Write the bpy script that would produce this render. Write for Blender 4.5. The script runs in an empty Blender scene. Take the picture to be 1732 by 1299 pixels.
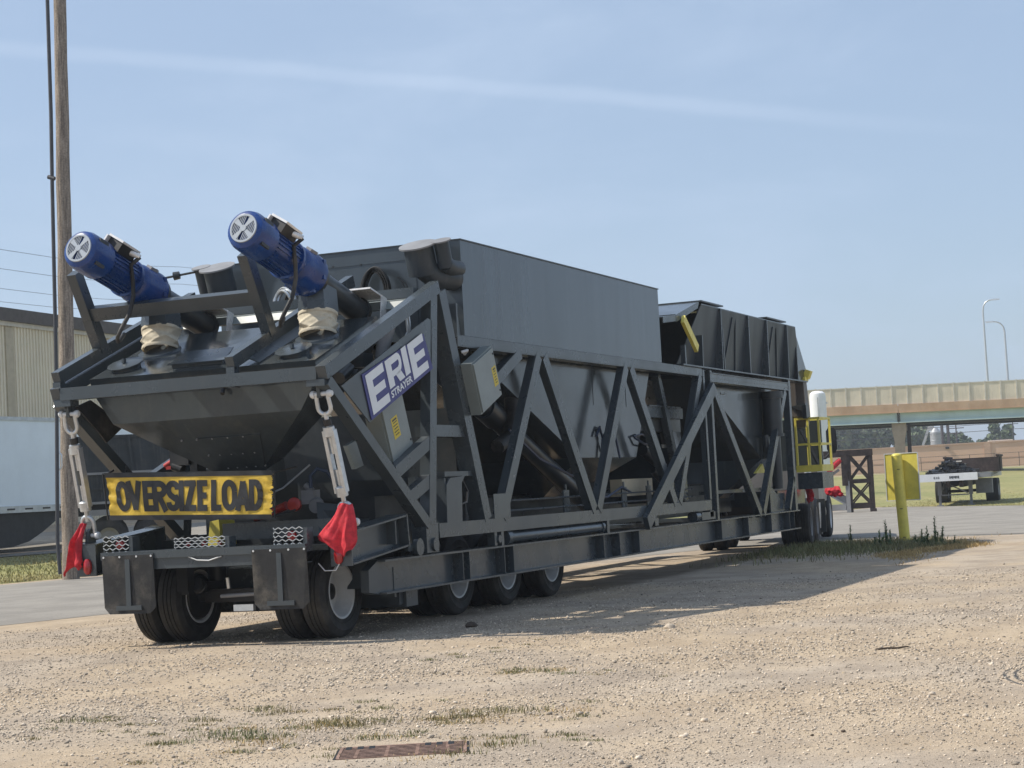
import bpy, math, random
import numpy as np
from mathutils import Vector, Matrix
random.seed(7); rng = np.random.default_rng(7)
S = bpy.context.scene
C = S.collection
R = math.radians

# ------------------------------------------------------------------ camera
cam = bpy.data.cameras.new('camera'); cam.sensor_width = 36; cam.lens = 66.1
cam.clip_start = .1; cam.clip_end = 6000
co = bpy.data.objects.new('camera', cam); C.objects.link(co)
fw = Vector((.92275604, .38103041, .05776782)); rt = Vector((.38402589, -.92168989, -.05488047)); up = Vector((-.03233289, -.07282563, .99682045))
m = Matrix.Identity(4)
for i in range(3):
    m[i][0] = rt[i]; m[i][1] = up[i]; m[i][2] = -fw[i]
m[0][3], m[1][3], m[2][3] = -18.4, -11.1, 1.5
co.matrix_world = m
S.camera = co

# ------------------------------------------------------------------ sky, sun, exposure
TOSUN = Vector((-.29, .78, 1.0)).normalized()
S.view_settings.view_transform = 'Standard'; S.view_settings.look = 'None'
S.view_settings.gamma = 1; S.view_settings.exposure = 0.50; S.view_settings.use_curve_mapping = False
W = bpy.data.worlds.new('World'); S.world = W; W.use_nodes = True
nt = W.node_tree; nt.nodes.clear(); L = nt.links.new
def nd(t, **k):
    n = nt.nodes.new(t)
    for a, b in k.items(): setattr(n, a, b)
    return n
def mth(op, a, b=None, c=None, clamp=False):
    n = nd('ShaderNodeMath', operation=op, use_clamp=clamp)
    for i, v in enumerate((a, b, c)):
        if v is None: continue
        if isinstance(v, (int, float)): n.inputs[i].default_value = v
        else: L(v, n.inputs[i])
    return n.outputs[0]
sky = nd('ShaderNodeTexSky', sky_type='NISHITA', sun_disc=False)
sky.sun_elevation = math.asin(TOSUN.z); sky.sun_rotation = math.atan2(TOSUN.x, TOSUN.y)
sky.air_density = 1.0; sky.dust_density = 1.6; sky.ozone_density = 3.0; sky.altitude = 200
tc = nd('ShaderNodeTexCoord')
def dotn(v):
    n = nd('ShaderNodeVectorMath', operation='DOT_PRODUCT'); L(tc.outputs['Generated'], n.inputs[0]); n.inputs[1].default_value = v
    return n.outputs['Value']
mp = nd('ShaderNodeMapping'); L(tc.outputs['Generated'], mp.inputs[0]); mp.inputs['Scale'].default_value = (3, 3, 9); mp.inputs['Rotation'].default_value = (0, .12, .3)
cl = nd('ShaderNodeTexNoise'); L(mp.outputs[0], cl.inputs[0]); cl.inputs['Scale'].default_value = 1.5; cl.inputs['Detail'].default_value = 9; cl.inputs['Roughness'].default_value = .58
cl.inputs['Distortion'].default_value = .3
rmp = nd('ShaderNodeMapRange', interpolation_type='SMOOTHSTEP'); L(cl.outputs[0], rmp.inputs[0])
rmp.inputs[1].default_value = .42; rmp.inputs[2].default_value = .85; rmp.inputs[3].default_value = .0; rmp.inputs[4].default_value = .75
# thin old contrail: a band along a great circle
n2 = nd('ShaderNodeTexNoise'); L(tc.outputs['Generated'], n2.inputs[0]); n2.inputs['Scale'].default_value = 14; n2.inputs['Detail'].default_value = 6
off = mth('MULTIPLY', mth('SUBTRACT', n2.outputs[0], .5), .009)
d = mth('ADD', dotn((.1414, .2083, -.9678)), off)
band = nd('ShaderNodeMapRange', interpolation_type='SMOOTHSTEP'); L(mth('ABSOLUTE', d), band.inputs[0])
band.inputs[1].default_value = .0008; band.inputs[2].default_value = .0062; band.inputs[3].default_value = 1; band.inputs[4].default_value = 0
ext = nd('ShaderNodeMapRange', interpolation_type='SMOOTHSTEP'); L(dotn((.9848, -.1736, 0)), ext.inputs[0])
ext.inputs[1].default_value = .955; ext.inputs[2].default_value = .88; ext.inputs[3].default_value = 0; ext.inputs[4].default_value = 1
pat = mth('ADD', .35, mth('MULTIPLY', n2.outputs[0], .8))
bf = mth('MULTIPLY', mth('MULTIPLY', band.outputs[0], ext.outputs[0]), mth('MULTIPLY', pat, .58))
fac = mth('MAXIMUM', rmp.outputs[0], mth('ADD', bf, mth('MULTIPLY', rmp.outputs[0], .75)))
veil = mth('ADD', .50, mth('MULTIPLY', fac, .5), clamp=True)
mx = nd('ShaderNodeMix', data_type='RGBA'); L(veil, mx.inputs[0]); L(sky.outputs[0], mx.inputs[6]); mx.inputs[7].default_value = (4.1, 5.1, 6.6, 1)
bg = nd('ShaderNodeBackground'); L(mx.outputs[2], bg.inputs[0]); bg.inputs[1].default_value = .094
wo = nd('ShaderNodeOutputWorld'); L(bg.outputs[0], wo.inputs[0])

sl = bpy.data.lights.new('sun', 'SUN'); sl.energy = 3.6; sl.angle = R(.6); sl.color = (1, .94, .84)
so = bpy.data.objects.new('sun', sl); C.objects.link(so)
so.rotation_euler = (-TOSUN).to_track_quat('-Z', 'Y').to_euler(); so.location = (0, 20, 40)

# ------------------------------------------------------------------ materials
MT = {}
def mat(name, col, rough=.5, metal=0, var=.12, scale=4, bump=0, bscale=40, dust=0, island=0, col2=None, stretch=(1, 1, 1), spec=.5, fine=0, streak=0, coat=0):
    """painted / worn surface: base colour varied by noise, optional second colour, dust, bump"""
    mt = bpy.data.materials.new(name); mt.use_nodes = True; t = mt.node_tree; t.nodes.clear(); l = t.links.new
    def N(ty, **k):
        n = t.nodes.new(ty)
        for a, b in k.items(): setattr(n, a, b)
        return n
    o = N('ShaderNodeOutputMaterial'); p = N('ShaderNodeBsdfPrincipled'); l(p.outputs[0], o.inputs[0])
    p.inputs['Metallic'].default_value = metal; p.inputs['Specular IOR Level'].default_value = spec
    if coat: p.inputs['Coat Weight'].default_value = coat; p.inputs['Coat Roughness'].default_value = .15
    tcn = N('ShaderNodeTexCoord'); mpn = N('ShaderNodeMapping'); l(tcn.outputs['Object'], mpn.inputs[0]); mpn.inputs['Scale'].default_value = stretch
    nz = N('ShaderNodeTexNoise'); l(mpn.outputs[0], nz.inputs[0]); nz.inputs['Scale'].default_value = scale; nz.inputs['Detail'].default_value = 8; nz.inputs['Roughness'].default_value = .62
    c2 = col2 or tuple(c * (1 - var) for c in col); c1 = col if col2 else tuple(c * (1 + var) for c in col)
    mr = N('ShaderNodeMapRange', interpolation_type='SMOOTHSTEP'); l(nz.outputs[0], mr.inputs[0]); mr.inputs[1].default_value = .34; mr.inputs[2].default_value = .66
    mx = N('ShaderNodeMix', data_type='RGBA'); l(mr.outputs[0], mx.inputs[0]); mx.inputs[6].default_value = (*c1, 1); mx.inputs[7].default_value = (*c2, 1)
    cur = mx.outputs[2]
    def mix(fac, colr, cur, blend='MIX'):
        q = N('ShaderNodeMix', data_type='RGBA', blend_type=blend)
        if isinstance(fac, float): q.inputs[0].default_value = fac
        else: l(fac, q.inputs[0])
        l(cur, q.inputs[6])
        if isinstance(colr, tuple): q.inputs[7].default_value = (*colr, 1)
        else: l(colr, q.inputs[7])
        return q.outputs[2]
    if fine:
        f = N('ShaderNodeTexNoise'); l(tcn.outputs['Object'], f.inputs[0]); f.inputs['Scale'].default_value = fine; f.inputs['Detail'].default_value = 5
        r = N('ShaderNodeMapRange'); l(f.outputs[0], r.inputs[0]); r.inputs[1].default_value = .3; r.inputs[2].default_value = .7; r.inputs[3].default_value = .72; r.inputs[4].default_value = 1.28
        cc = N('ShaderNodeCombineColor'); [l(r.outputs[0], cc.inputs[i]) for i in range(3)]
        cur = mix(1.0, cc.outputs[0], cur, 'MULTIPLY')
    if island:
        g = N('ShaderNodeNewGeometry'); r = N('ShaderNodeMapRange'); l(g.outputs['Random Per Island'], r.inputs[0]); r.inputs[3].default_value = 1 - island; r.inputs[4].default_value = 1 + island
        cc = N('ShaderNodeCombineColor'); [l(r.outputs[0], cc.inputs[i]) for i in range(3)]
        cur = mix(1.0, cc.outputs[0], cur, 'MULTIPLY')
    if streak:
        ms = N('ShaderNodeMapping'); l(tcn.outputs['Object'], ms.inputs[0]); ms.inputs['Scale'].default_value = (9, 9, .7)
        f = N('ShaderNodeTexNoise'); l(ms.outputs[0], f.inputs[0]); f.inputs['Scale'].default_value = 1.3; f.inputs['Detail'].default_value = 7
        r = N('ShaderNodeMapRange', interpolation_type='SMOOTHSTEP'); l(f.outputs[0], r.inputs[0]); r.inputs[1].default_value = .52; r.inputs[2].default_value = .75; r.inputs[4].default_value = streak
        cur = mix(r.outputs[0], (.34, .31, .26), cur)
    if dust:
        f = N('ShaderNodeTexNoise'); l(tcn.outputs['Object'], f.inputs[0]); f.inputs['Scale'].default_value = 2.3; f.inputs['Detail'].default_value = 10; f.inputs['Roughness'].default_value = .7
        r = N('ShaderNodeMapRange', interpolation_type='SMOOTHSTEP'); l(f.outputs[0], r.inputs[0]); r.inputs[1].default_value = .45; r.inputs[2].default_value = .8; r.inputs[4].default_value = dust
        cur = mix(r.outputs[0], (.36, .31, .24), cur)
    l(cur, p.inputs['Base Color'])
    rr = N('ShaderNodeMapRange'); l(nz.outputs[0], rr.inputs[0]); rr.inputs[1].default_value = .2; rr.inputs[2].default_value = .8
    rr.inputs[3].default_value = max(.04, rough - .1); rr.inputs[4].default_value = min(1, rough + .12); l(rr.outputs[0], p.inputs['Roughness'])
    if bump:
        f = N('ShaderNodeTexNoise'); l(mpn.outputs[0], f.inputs[0]); f.inputs['Scale'].default_value = bscale; f.inputs['Detail'].default_value = 4
        b = N('ShaderNodeBump'); b.inputs['Strength'].default_value = 1; b.inputs['Distance'].default_value = bump; l(f.outputs[0], b.inputs['Height']); l(b.outputs[0], p.inputs['Normal'])
    MT[name] = mt; return mt
GP = (.052, .063, .070)
mat('grey paint', GP, .27, var=.08, scale=1.5, dust=.03, streak=.02, spec=.55)
mat('panel paint', (.050, .062, .072), .17, var=.07, scale=1.2, bump=.012, bscale=.9, dust=.02, stretch=(1.4, 1.4, .18), streak=.02, spec=.65)
mat('ribbed paint', (.040, .050, .059), .42, var=.14, scale=1.2, bump=.004, bscale=1.2, dust=.03, stretch=(1.4, 1.4, .18), streak=.06, spec=.3)
mat('hopper paint', (.040, .048, .052), .15, var=.12, scale=1.5, bump=.010, bscale=1.1, dust=.07, streak=.05, spec=.6)
mat('sunlit brown', (.125, .108, .092), .5, var=.1, scale=1.5, streak=.08)  # brightened brown: grazing sun on the housing's rear face put into the colour
mat('dark steel', (.026, .031, .034), .34, var=.15, scale=3, dust=.10)
mat('black rubber', (.014, .014, .014), .6, var=.3, scale=6, bump=.003, bscale=60, dust=.32)
mat('tyre rubber', (.016, .0155, .015), .72, var=.25, scale=8, bump=.001, bscale=120, dust=.16)
mat('white rim', (.62, .63, .63), .32, var=.06, scale=6, dust=.18)
mat('galvanised', (.58, .60, .61), .36, metal=.6, var=.08, scale=14, bump=.0005, bscale=60)
mat('blue enamel', (.007, .040, .18), .27, var=.2, scale=5, bump=.0008, bscale=60, coat=.15)
mat('black plastic', (.012, .012, .013), .4, var=.2)
mat('fan grey', (.32, .35, .38), .35, metal=.3, var=.1, scale=12)
mat('glint silver', (.74, .72, .69), .28, metal=.25, var=.15, scale=10)  # silver whitened to paint bright reflections on motor lids and auger saddles
mat('canvas', (.60, .53, .40), .9, var=.10, scale=9, bump=.003, bscale=40, dust=.12)
mat('cabinet grey', (.21, .235, .225), .38, var=.05, scale=3, dust=.08)
mat('warning yellow', (.62, .47, .04), .5, var=.06)
mat('safety yellow', (.72, .61, .11), .42, var=.08, scale=5, dust=.06)
mat('vinyl yellow', (.62, .41, .04), .5, var=.14, scale=5, bump=.012, bscale=11, dust=.10)
mat('print black', (.020, .020, .021), .45, var=.25, scale=7)
mat('sign blue', (.030, .028, .17), .4, var=.08)
mat('sign white', (.72, .74, .76), .4, var=.03)
mat('red cloth', (.52, .022, .035), .8, var=.2, scale=14, bump=.004, bscale=40)
mat('red paint', (.45, .03, .02), .35, var=.15)
mat('red lens', (.36, .010, .012), .15, var=.1, coat=.5)
mat('blue hose', (.025, .042, .085), .35, var=.1)
mat('white line', (.55, .56, .56), .5, var=.1)
mat('pole wood', (.37, .30, .235), .85, var=.22, scale=3.5, bump=.02, bscale=16, stretch=(6, 6, .5), col2=(.17, .135, .105), fine=25)
mat('white trailer', (.78, .85, .92), .35, var=.03, scale=1, dust=.04)
mat('aluminium', (.48, .50, .52), .38, metal=.6, var=.1)
mat('skirt black', (.010, .010, .011), .6, var=.2)
mat('trailer steel', (.032, .038, .043), .6, spec=.25, var=.12, scale=2, dust=.12, streak=.1)
mat('siding beige', (.74, .66, .50), .6, var=.05, scale=.5, streak=.08)
mat('siding tan', (.46, .39, .27), .6, var=.06)
mat('roof brown', (.055, .040, .032), .55, var=.12)
mat('concrete stain', (.58, .40, .26), .8, var=.12, scale=.6, streak=.3, col2=(.46, .30, .185))
mat('barrier tan', (.70, .62, .49), .8, var=.10, scale=.7, streak=.25)
mat('barrier post', (.62, .58, .50), .8, var=.08)
mat('girder green', (.50, .61, .60), .55, var=.08, scale=.5, streak=.12)
mat('pier concrete', (.34, .28, .22), .85, var=.12, scale=1)
mat('warehouse brick', (.62, .41, .285), .85, var=.05, scale=.1)
mat('warehouse trim', (.50, .33, .23), .8, var=.08)
mat('rust steel', (.048, .033, .028), .8, var=.3, scale=3, fine=14)
mat('weathered grey', (.22, .22, .225), .6, var=.15, scale=2)
mat('tank white', (.80, .80, .80), .4, var=.03)
mat('silo grey', (.36, .37, .38), .45, metal=.3, var=.08)
mat('asphalt', (.285, .26, .222), .9, var=.10, scale=.7, bump=.004, bscale=60, fine=70, col2=(.22, .20, .172))
mat('crack tar', (.05, .048, .045), .8, var=.2)
mat('lawn', (.30, .265, .105), .95, var=.15, scale=.16, bump=.012, bscale=5, fine=5, col2=(.22, .22, .075))
mat('grass blade', (.15, .17, .065), .7, var=.2, island=.5, scale=.8, col2=(.21, .175, .08))
mat('lawn blade', (.30, .28, .10), .8, var=.2, island=.4, scale=.3, col2=(.36, .30, .13))
mat('dry blade', (.42, .30, .13), .8, var=.2, island=.35)
mat('weed leaf', (.10, .155, .055), .6, var=.25, island=.5)
mat('tree leaf', (.095, .125, .062), .7, var=.3, scale=.1, island=.45)
mat('bark', (.10, .08, .06), .9, var=.2)
mat('tarp black', (.016, .016, .017), .38, var=.3, scale=6)
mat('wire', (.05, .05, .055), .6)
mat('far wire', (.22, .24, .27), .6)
mat('cab grey', (.20, .185, .17), .35, var=.08, dust=.1)
mat('rust grate', (.25, .155, .115), .85, var=.25, scale=12, fine=60)
mat('twig bark', (.07, .05, .035), .9, var=.25, scale=20)

def gravel_material():
    mt = bpy.data.materials.new('gravel'); mt.use_nodes = True; t = mt.node_tree; t.nodes.clear(); l = t.links.new
    def N(ty, **k):
        n = t.nodes.new(ty)
        for a, b in k.items(): setattr(n, a, b)
        return n
    o = N('ShaderNodeOutputMaterial'); p = N('ShaderNodeBsdfPrincipled'); l(p.outputs[0], o.inputs[0]); p.inputs['Roughness'].default_value = .92
    p.inputs['Specular IOR Level'].default_value = .25
    g = N('ShaderNodeTexCoord')
    def noise(s, d, r=.6, sc=(1, 1, 1)):
        mp = N('ShaderNodeMapping'); l(g.outputs['Object'], mp.inputs[0]); mp.inputs['Scale'].default_value = sc
        n = N('ShaderNodeTexNoise'); l(mp.outputs[0], n.inputs[0]); n.inputs['Scale'].default_value = s; n.inputs['Detail'].default_value = d; n.inputs['Roughness'].default_value = r; return n.outputs[0]
    def rng_(v, a, b, c=0, e=1):
        r = N('ShaderNodeMapRange', interpolation_type='SMOOTHSTEP'); l(v, r.inputs[0])
        for i, q in zip((1, 2, 3, 4), (a, b, c, e)): r.inputs[i].default_value = q
        return r.outputs[0]
    def mix(f, a, b, bl='MIX'):
        q = N('ShaderNodeMix', data_type='RGBA', blend_type=bl)
        for i, v in ((0, f), (6, a), (7, b)):
            if isinstance(v, (tuple, float)): q.inputs[i].default_value = (*v, 1) if isinstance(v, tuple) else v
            else: l(v, q.inputs[i])
        return q.outputs[2]
    big = noise(.28, 5); mid = noise(1.6, 6, .6, (.6, 1, 1)); 
    sand = mix(rng_(mid, .35, .65), (.475, .376, .262), (.375, .290, .200))
    gr = mix(rng_(noise(1.1, 7), .38, .62), (.445, .370, .285), (.335, .272, .208))
    base = mix(rng_(big, .40, .58), sand, gr)
    # stones: two voronoi sizes with per-cell tone
    cur = base; hts = []
    for sc, f0, amt in ((38, .36, .50), (85, .30, .65)):
        v = N('ShaderNodeTexVoronoi'); l(g.outputs['Object'], v.inputs[0]); v.inputs['Scale'].default_value = sc; v.inputs['Randomness'].default_value = 1
        sep = N('ShaderNodeSeparateColor'); l(v.outputs['Color'], sep.inputs[0])
        inside = rng_(v.outputs['Distance'], f0, f0 * .75)
        pick = rng_(sep.outputs[0], .42, .55)
        tone = mix(sep.outputs[1], (.20, .165, .125), (.58, .495, .385))
        cov = rng_(noise(.9, 6), .30, .62, .25, 1)
        mm = N('ShaderNodeMath', operation='MULTIPLY'); l(inside, mm.inputs[0]); l(pick, mm.inputs[1])
        m2 = N('ShaderNodeMath', operation='MULTIPLY'); l(mm.outputs[0], m2.inputs[0]); l(cov, m2.inputs[1])
        m3 = N('ShaderNodeMath', operation='MULTIPLY'); l(m2.outputs[0], m3.inputs[0]); m3.inputs[1].default_value = amt
        cur = mix(m3.outputs[0], cur, tone); hts.append(m2.outputs[0])
    fn = noise(150, 3)
    cc = N('ShaderNodeCombineColor'); ff = rng_(fn, .25, .75, .70, 1.28); [l(ff, cc.inputs[i]) for i in range(3)]
    cur = mix(1.0, cur, cc.outputs[0], 'MULTIPLY')
    l(cur, p.inputs['Base Color'])
    a = N('ShaderNodeMath', operation='MULTIPLY_ADD'); l(hts[0], a.inputs[0]); a.inputs[1].default_value = 1.0; l(hts[1], a.inputs[2])
    a2 = N('ShaderNodeMath', operation='MULTIPLY_ADD'); l(noise(9, 6), a2.inputs[0]); a2.inputs[1].default_value = 2.5; l(a.outputs[0], a2.inputs[2])
    # tyre tracks: rings of ribs about a turning centre to the right, and a straight pass
    wv = N('ShaderNodeTexWave', wave_type='RINGS', rings_direction='Z'); mpw = N('ShaderNodeMapping'); l(g.outputs['Object'], mpw.inputs[0]); mpw.inputs['Location'].default_value = (4.2, 11.0, 0)
    l(mpw.outputs[0], wv.inputs[0]); wv.inputs['Scale'].default_value = 4.2; wv.inputs['Distortion'].default_value = .4
    ln = N('ShaderNodeVectorMath', operation='LENGTH'); l(mpw.outputs[0], ln.inputs[0])
    ring = N('ShaderNodeMath', operation='MULTIPLY'); l(rng_(ln.outputs['Value'], 1.5, 1.6), ring.inputs[0]); l(rng_(ln.outputs['Value'], 2.05, 1.95), ring.inputs[1])
    rw = N('ShaderNodeMath', operation='MULTIPLY'); l(ring.outputs[0], rw.inputs[0]); l(wv.outputs['Fac'], rw.inputs[1])
    a3 = N('ShaderNodeMath', operation='MULTIPLY_ADD'); l(rw.outputs[0], a3.inputs[0]); a3.inputs[1].default_value = 5; l(a2.outputs[0], a3.inputs[2])
    b = N('ShaderNodeBump'); b.inputs['Strength'].default_value = .9; b.inputs['Distance'].default_value = .008; l(a3.outputs[0], b.inputs['Height']); l(b.outputs[0], p.inputs['Normal'])
    MT['gravel'] = mt
gravel_material()
mat('pebble', (.45, .378, .295), .9, var=.2, scale=30, island=.5)

# ------------------------------------------------------------------ mesh helpers
V = Vector
class MB:
    def __init__(s): s.v = []; s.f = []
    def add(s, vs, fs):
        k = len(s.v); s.v += [tuple(q) for q in vs]; s.f += [tuple(i + k for i in f) for f in fs]; return s
    def box(s, c, d, rot=None):
        x, y, z = (q / 2 for q in d); vs = [V((a * x, b * y, e * z)) for e in (-1, 1) for b in (-1, 1) for a in (-1, 1)]
        if rot: vs = [rot @ q for q in vs]
        return s.add([q + V(c) for q in vs], [(0, 2, 3, 1), (4, 5, 7, 6), (0, 1, 5, 4), (2, 6, 7, 3), (0, 4, 6, 2), (1, 3, 7, 5)])
    def bx(s, x0, x1, y0, y1, z0, z1): return s.box(((x0 + x1) / 2, (y0 + y1) / 2, (z0 + z1) / 2), (abs(x1 - x0), abs(y1 - y0), abs(z1 - z0)))
    def frame(s, p0, p1, upv):
        p0, p1 = V(p0), V(p1); a = (p1 - p0).normalized(); u = V(upv)
        if abs(a.dot(u)) > .98: u = V((1, 0, 0))
        sd = a.cross(u).normalized(); u = sd.cross(a).normalized(); return p0, p1, a, sd, u
    def prof(s, p0, p1, poly, upv=(0, 0, 1)):
        p0, p1, a, sd, u = s.frame(p0, p1, upv); n = len(poly)
        vs = [p + sd * x + u * y for p in (p0, p1) for x, y in poly]
        return s.add(vs, [(i, (i + 1) % n, n + (i + 1) % n, n + i) for i in range(n)] + [tuple(range(n))[::-1], tuple(range(n, 2 * n))])
    def bar(s, p0, p1, w, h, upv=(0, 0, 1)):
        return s.prof(p0, p1, [(-w / 2, -h / 2), (w / 2, -h / 2), (w / 2, h / 2), (-w / 2, h / 2)], upv)
    def ibeam(s, p0, p1, w, h, t=.02, upv=(0, 0, 1)):
        for q in ((-h / 2 + t / 2), (h / 2 - t / 2)):
            s.prof(p0, p1, [(-w / 2, q - t / 2), (w / 2, q - t / 2), (w / 2, q + t / 2), (-w / 2, q + t / 2)], upv)
        e = h / 2 - t
        return s.prof(p0, p1, [(-t / 2, -e), (t / 2, -e), (t / 2, e), (-t / 2, e)], upv)
    def tube(s, pts, r, n=10, cap=True):
        pts = [V(q) for q in pts]; rs = r if isinstance(r, (list, tuple)) else [r] * len(pts); k = len(s.v); pu = None
        for i, q in enumerate(pts):
            a = (pts[min(i + 1, len(pts) - 1)] - pts[max(i - 1, 0)]).normalized()
            if pu is None: pu = a.orthogonal().normalized()
            u = (pu - a * a.dot(pu)).normalized(); pu = u; w = a.cross(u)
            s.v += [tuple(q + (u * math.cos(2 * math.pi * j / n) + w * math.sin(2 * math.pi * j / n)) * rs[i]) for j in range(n)]
        for i in range(len(pts) - 1):
            for j in range(n): s.f.append((k + i * n + j, k + i * n + (j + 1) % n, k + (i + 1) * n + (j + 1) % n, k + (i + 1) * n + j))
        if cap: s.f.append(tuple(k + j for j in range(n))[::-1]); s.f.append(tuple(k + (len(pts) - 1) * n + j for j in range(n)))
        return s
    def cyl(s, p0, p1, r0, r1=None, n=20): return s.tube([p0, p1], [r0, r0 if r1 is None else r1], n)
    def lathe(s, prof, p, ax, n=32, close=False):
        p, ax = V(p), V(ax).normalized(); u = ax.orthogonal().normalized(); w = ax.cross(u); k = len(s.v); m_ = len(prof)
        for a, r in prof: s.v += [tuple(p + ax * a + (u * math.cos(2 * math.pi * j / n) + w * math.sin(2 * math.pi * j / n)) * max(r, 1e-4)) for j in range(n)]
        for i in range(m_ if close else m_ - 1):
            b = (i + 1) % m_
            for j in range(n): s.f.append((k + i * n + j, k + i * n + (j + 1) % n, k + b * n + (j + 1) % n, k + b * n + j))
        return s
    def slab(s, pts, off):
        pts = [V(q) for q in pts]; off = V(off); n = len(pts)
        return s.add(pts + [q + off for q in pts], [tuple(range(n))[::-1], tuple(range(n, 2 * n))] + [(i, (i + 1) % n, n + (i + 1) % n, n + i) for i in range(n)])
    def quad(s, *p): return s.add(p, [tuple(range(len(p)))])
    def loft(s, rings, cap=True):
        k = len(s.v); n = len(rings[0])
        for r_ in rings: s.v += [tuple(q) for q in r_]
        for i in range(len(rings) - 1):
            for j in range(n): s.f.append((k + i * n + j, k + i * n + (j + 1) % n, k + (i + 1) * n + (j + 1) % n, k + (i + 1) * n + j))
        if cap: s.f.append(tuple(k + j for j in range(n))[::-1]); s.f.append(tuple(k + (len(rings) - 1) * n + j for j in range(n)))
        return s
    def clusters(s):
        # loose islands whose boxes touch belong together
        par = list(range(len(s.v)))
        def find(a):
            while par[a] != a: par[a] = par[par[a]]; a = par[a]
            return a
        for f in s.f:
            r0 = find(f[0])
            for q in f[1:]: par[find(q)] = r0
        used = {}
        for i, f in enumerate(s.f): used.setdefault(find(f[0]), []).append(i)
        if len(used) == 1 or len(used) > 300: return [list(range(len(s.f)))]
        isl = list(used.values()); bb = []
        for fs in isl:
            a = np.array([s.v[q] for i in fs for q in s.f[i]]); bb.append((a.min(0) - .012, a.max(0) + .012))
        g = list(range(len(isl)))
        def fg(a):
            while g[a] != a: a = g[a]
            return a
        for i in range(len(isl)):
            for j in range(i):
                if (bb[i][0] < bb[j][1]).all() and (bb[j][0] < bb[i][1]).all(): g[fg(i)] = fg(j)
        out = {}
        for i in range(len(isl)): out.setdefault(fg(i), []).extend(isl[i])
        return list(out.values())
    def build(s, name, material, parent=None, smooth=35, origin=None, recalc=True, split=True):
        stuff = False
        if parent is not None and split:
            cl_ = s.clusters()
            if len(cl_) > 1:
                parts = []
                for fs in cl_:
                    ids = sorted({q for i in fs for q in s.f[i]}); mp_ = {q: k for k, q in enumerate(ids)}; m2 = MB(); m2.v = [s.v[q] for q in ids]; m2.f = [tuple(mp_[q] for q in s.f[i]) for i in fs]; parts.append(m2)
                size = max(max(np.ptp(np.array(m2.v), axis=0)) for m2 in parts)
                if size < .13 or len(parts) > 60: stuff = True
                else:
                    obs = [m2.build(name, material, parent, smooth, origin, recalc, False) for m2 in parts]; return obs[0]
        o = s._build(name, material, parent, smooth, origin, recalc)
        if stuff: o['kind'] = 'stuff'
        return o
    def _build(s, name, material, parent, smooth, origin, recalc):
        me = bpy.data.meshes.new(name)
        o3 = V(origin) if origin is not None else None
        me.from_pydata([tuple(V(q) - o3) for q in s.v] if o3 is not None else s.v, [], s.f)
        if recalc:
            import bmesh
            b = bmesh.new(); b.from_mesh(me); bmesh.ops.recalc_face_normals(b, faces=b.faces); b.to_mesh(me); b.free()
        me.materials.append(MT[material])
        if smooth:
            me.shade_smooth(); me.set_sharp_from_angle(angle=R(smooth))
        o = bpy.data.objects.new(name, me); C.objects.link(o)
        if parent: o.parent = parent
        if o3 is not None: o.location = o3
        return o
def tag(o, label=None, cat=None, group=None, kind=None):
    for k, v in (('label', label), ('category', cat), ('group', group), ('kind', kind)):
        if v: o[k] = v
    return o
def thing(name, loc, label, cat, group=None):
    o = bpy.data.objects.new(name, None); C.objects.link(o); o.location = loc; o.empty_display_size = .2
    return tag(o, label, cat, group)
def dup(o, parent=None, loc=None):
    c = o.copy(); C.objects.link(c)
    if parent: c.parent = parent
    if loc is not None: c.location = loc
    for ch in o.children: dup(ch, c)
    return c
def text(name, txt, fn, parent, material, w, h, bold=.02, smooth=0):
    """letters as a flat mesh: unit box (0..w, 0..h) mapped into the world by fn(u, v)"""
    cu = bpy.data.curves.new(name, 'FONT'); cu.body = txt; cu.offset = bold; cu.resolution_u = 3
    t = bpy.data.objects.new(name, cu); C.objects.link(t); bpy.context.view_layer.update()
    me = bpy.data.meshes.new_from_object(t.evaluated_get(bpy.context.evaluated_depsgraph_get()))
    bpy.data.objects.remove(t)
    xs = [q.co.x for q in me.vertices]; ys = [q.co.y for q in me.vertices]; x0, x1, y0, y1 = min(xs), max(xs), min(ys), max(ys)
    for q in me.vertices: q.co = fn((q.co.x - x0) / (x1 - x0) * w, (q.co.y - y0) / (y1 - y0) * h)
    me.materials.clear(); me.materials.append(MT[material]); me.name = name
    o = bpy.data.objects.new(name, me); C.objects.link(o)
    if parent: o.parent = parent
    return o
def fast(name, verts, faces, material, kind=None):
    """numpy mesh with equal-sized faces"""
    me = bpy.data.meshes.new(name); n = faces.shape[1]
    me.vertices.add(len(verts)); me.vertices.foreach_set('co', verts.astype(np.float32).ravel())
    me.loops.add(faces.size); me.loops.foreach_set('vertex_index', faces.astype(np.int32).ravel())
    me.polygons.add(len(faces)); me.polygons.foreach_set('loop_start', np.arange(0, faces.size, n, dtype=np.int32))
    me.update(calc_edges=True); me.materials.append(MT[material])
    o = bpy.data.objects.new(name, me); C.objects.link(o)
    if kind: o['kind'] = kind
    return o

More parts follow.
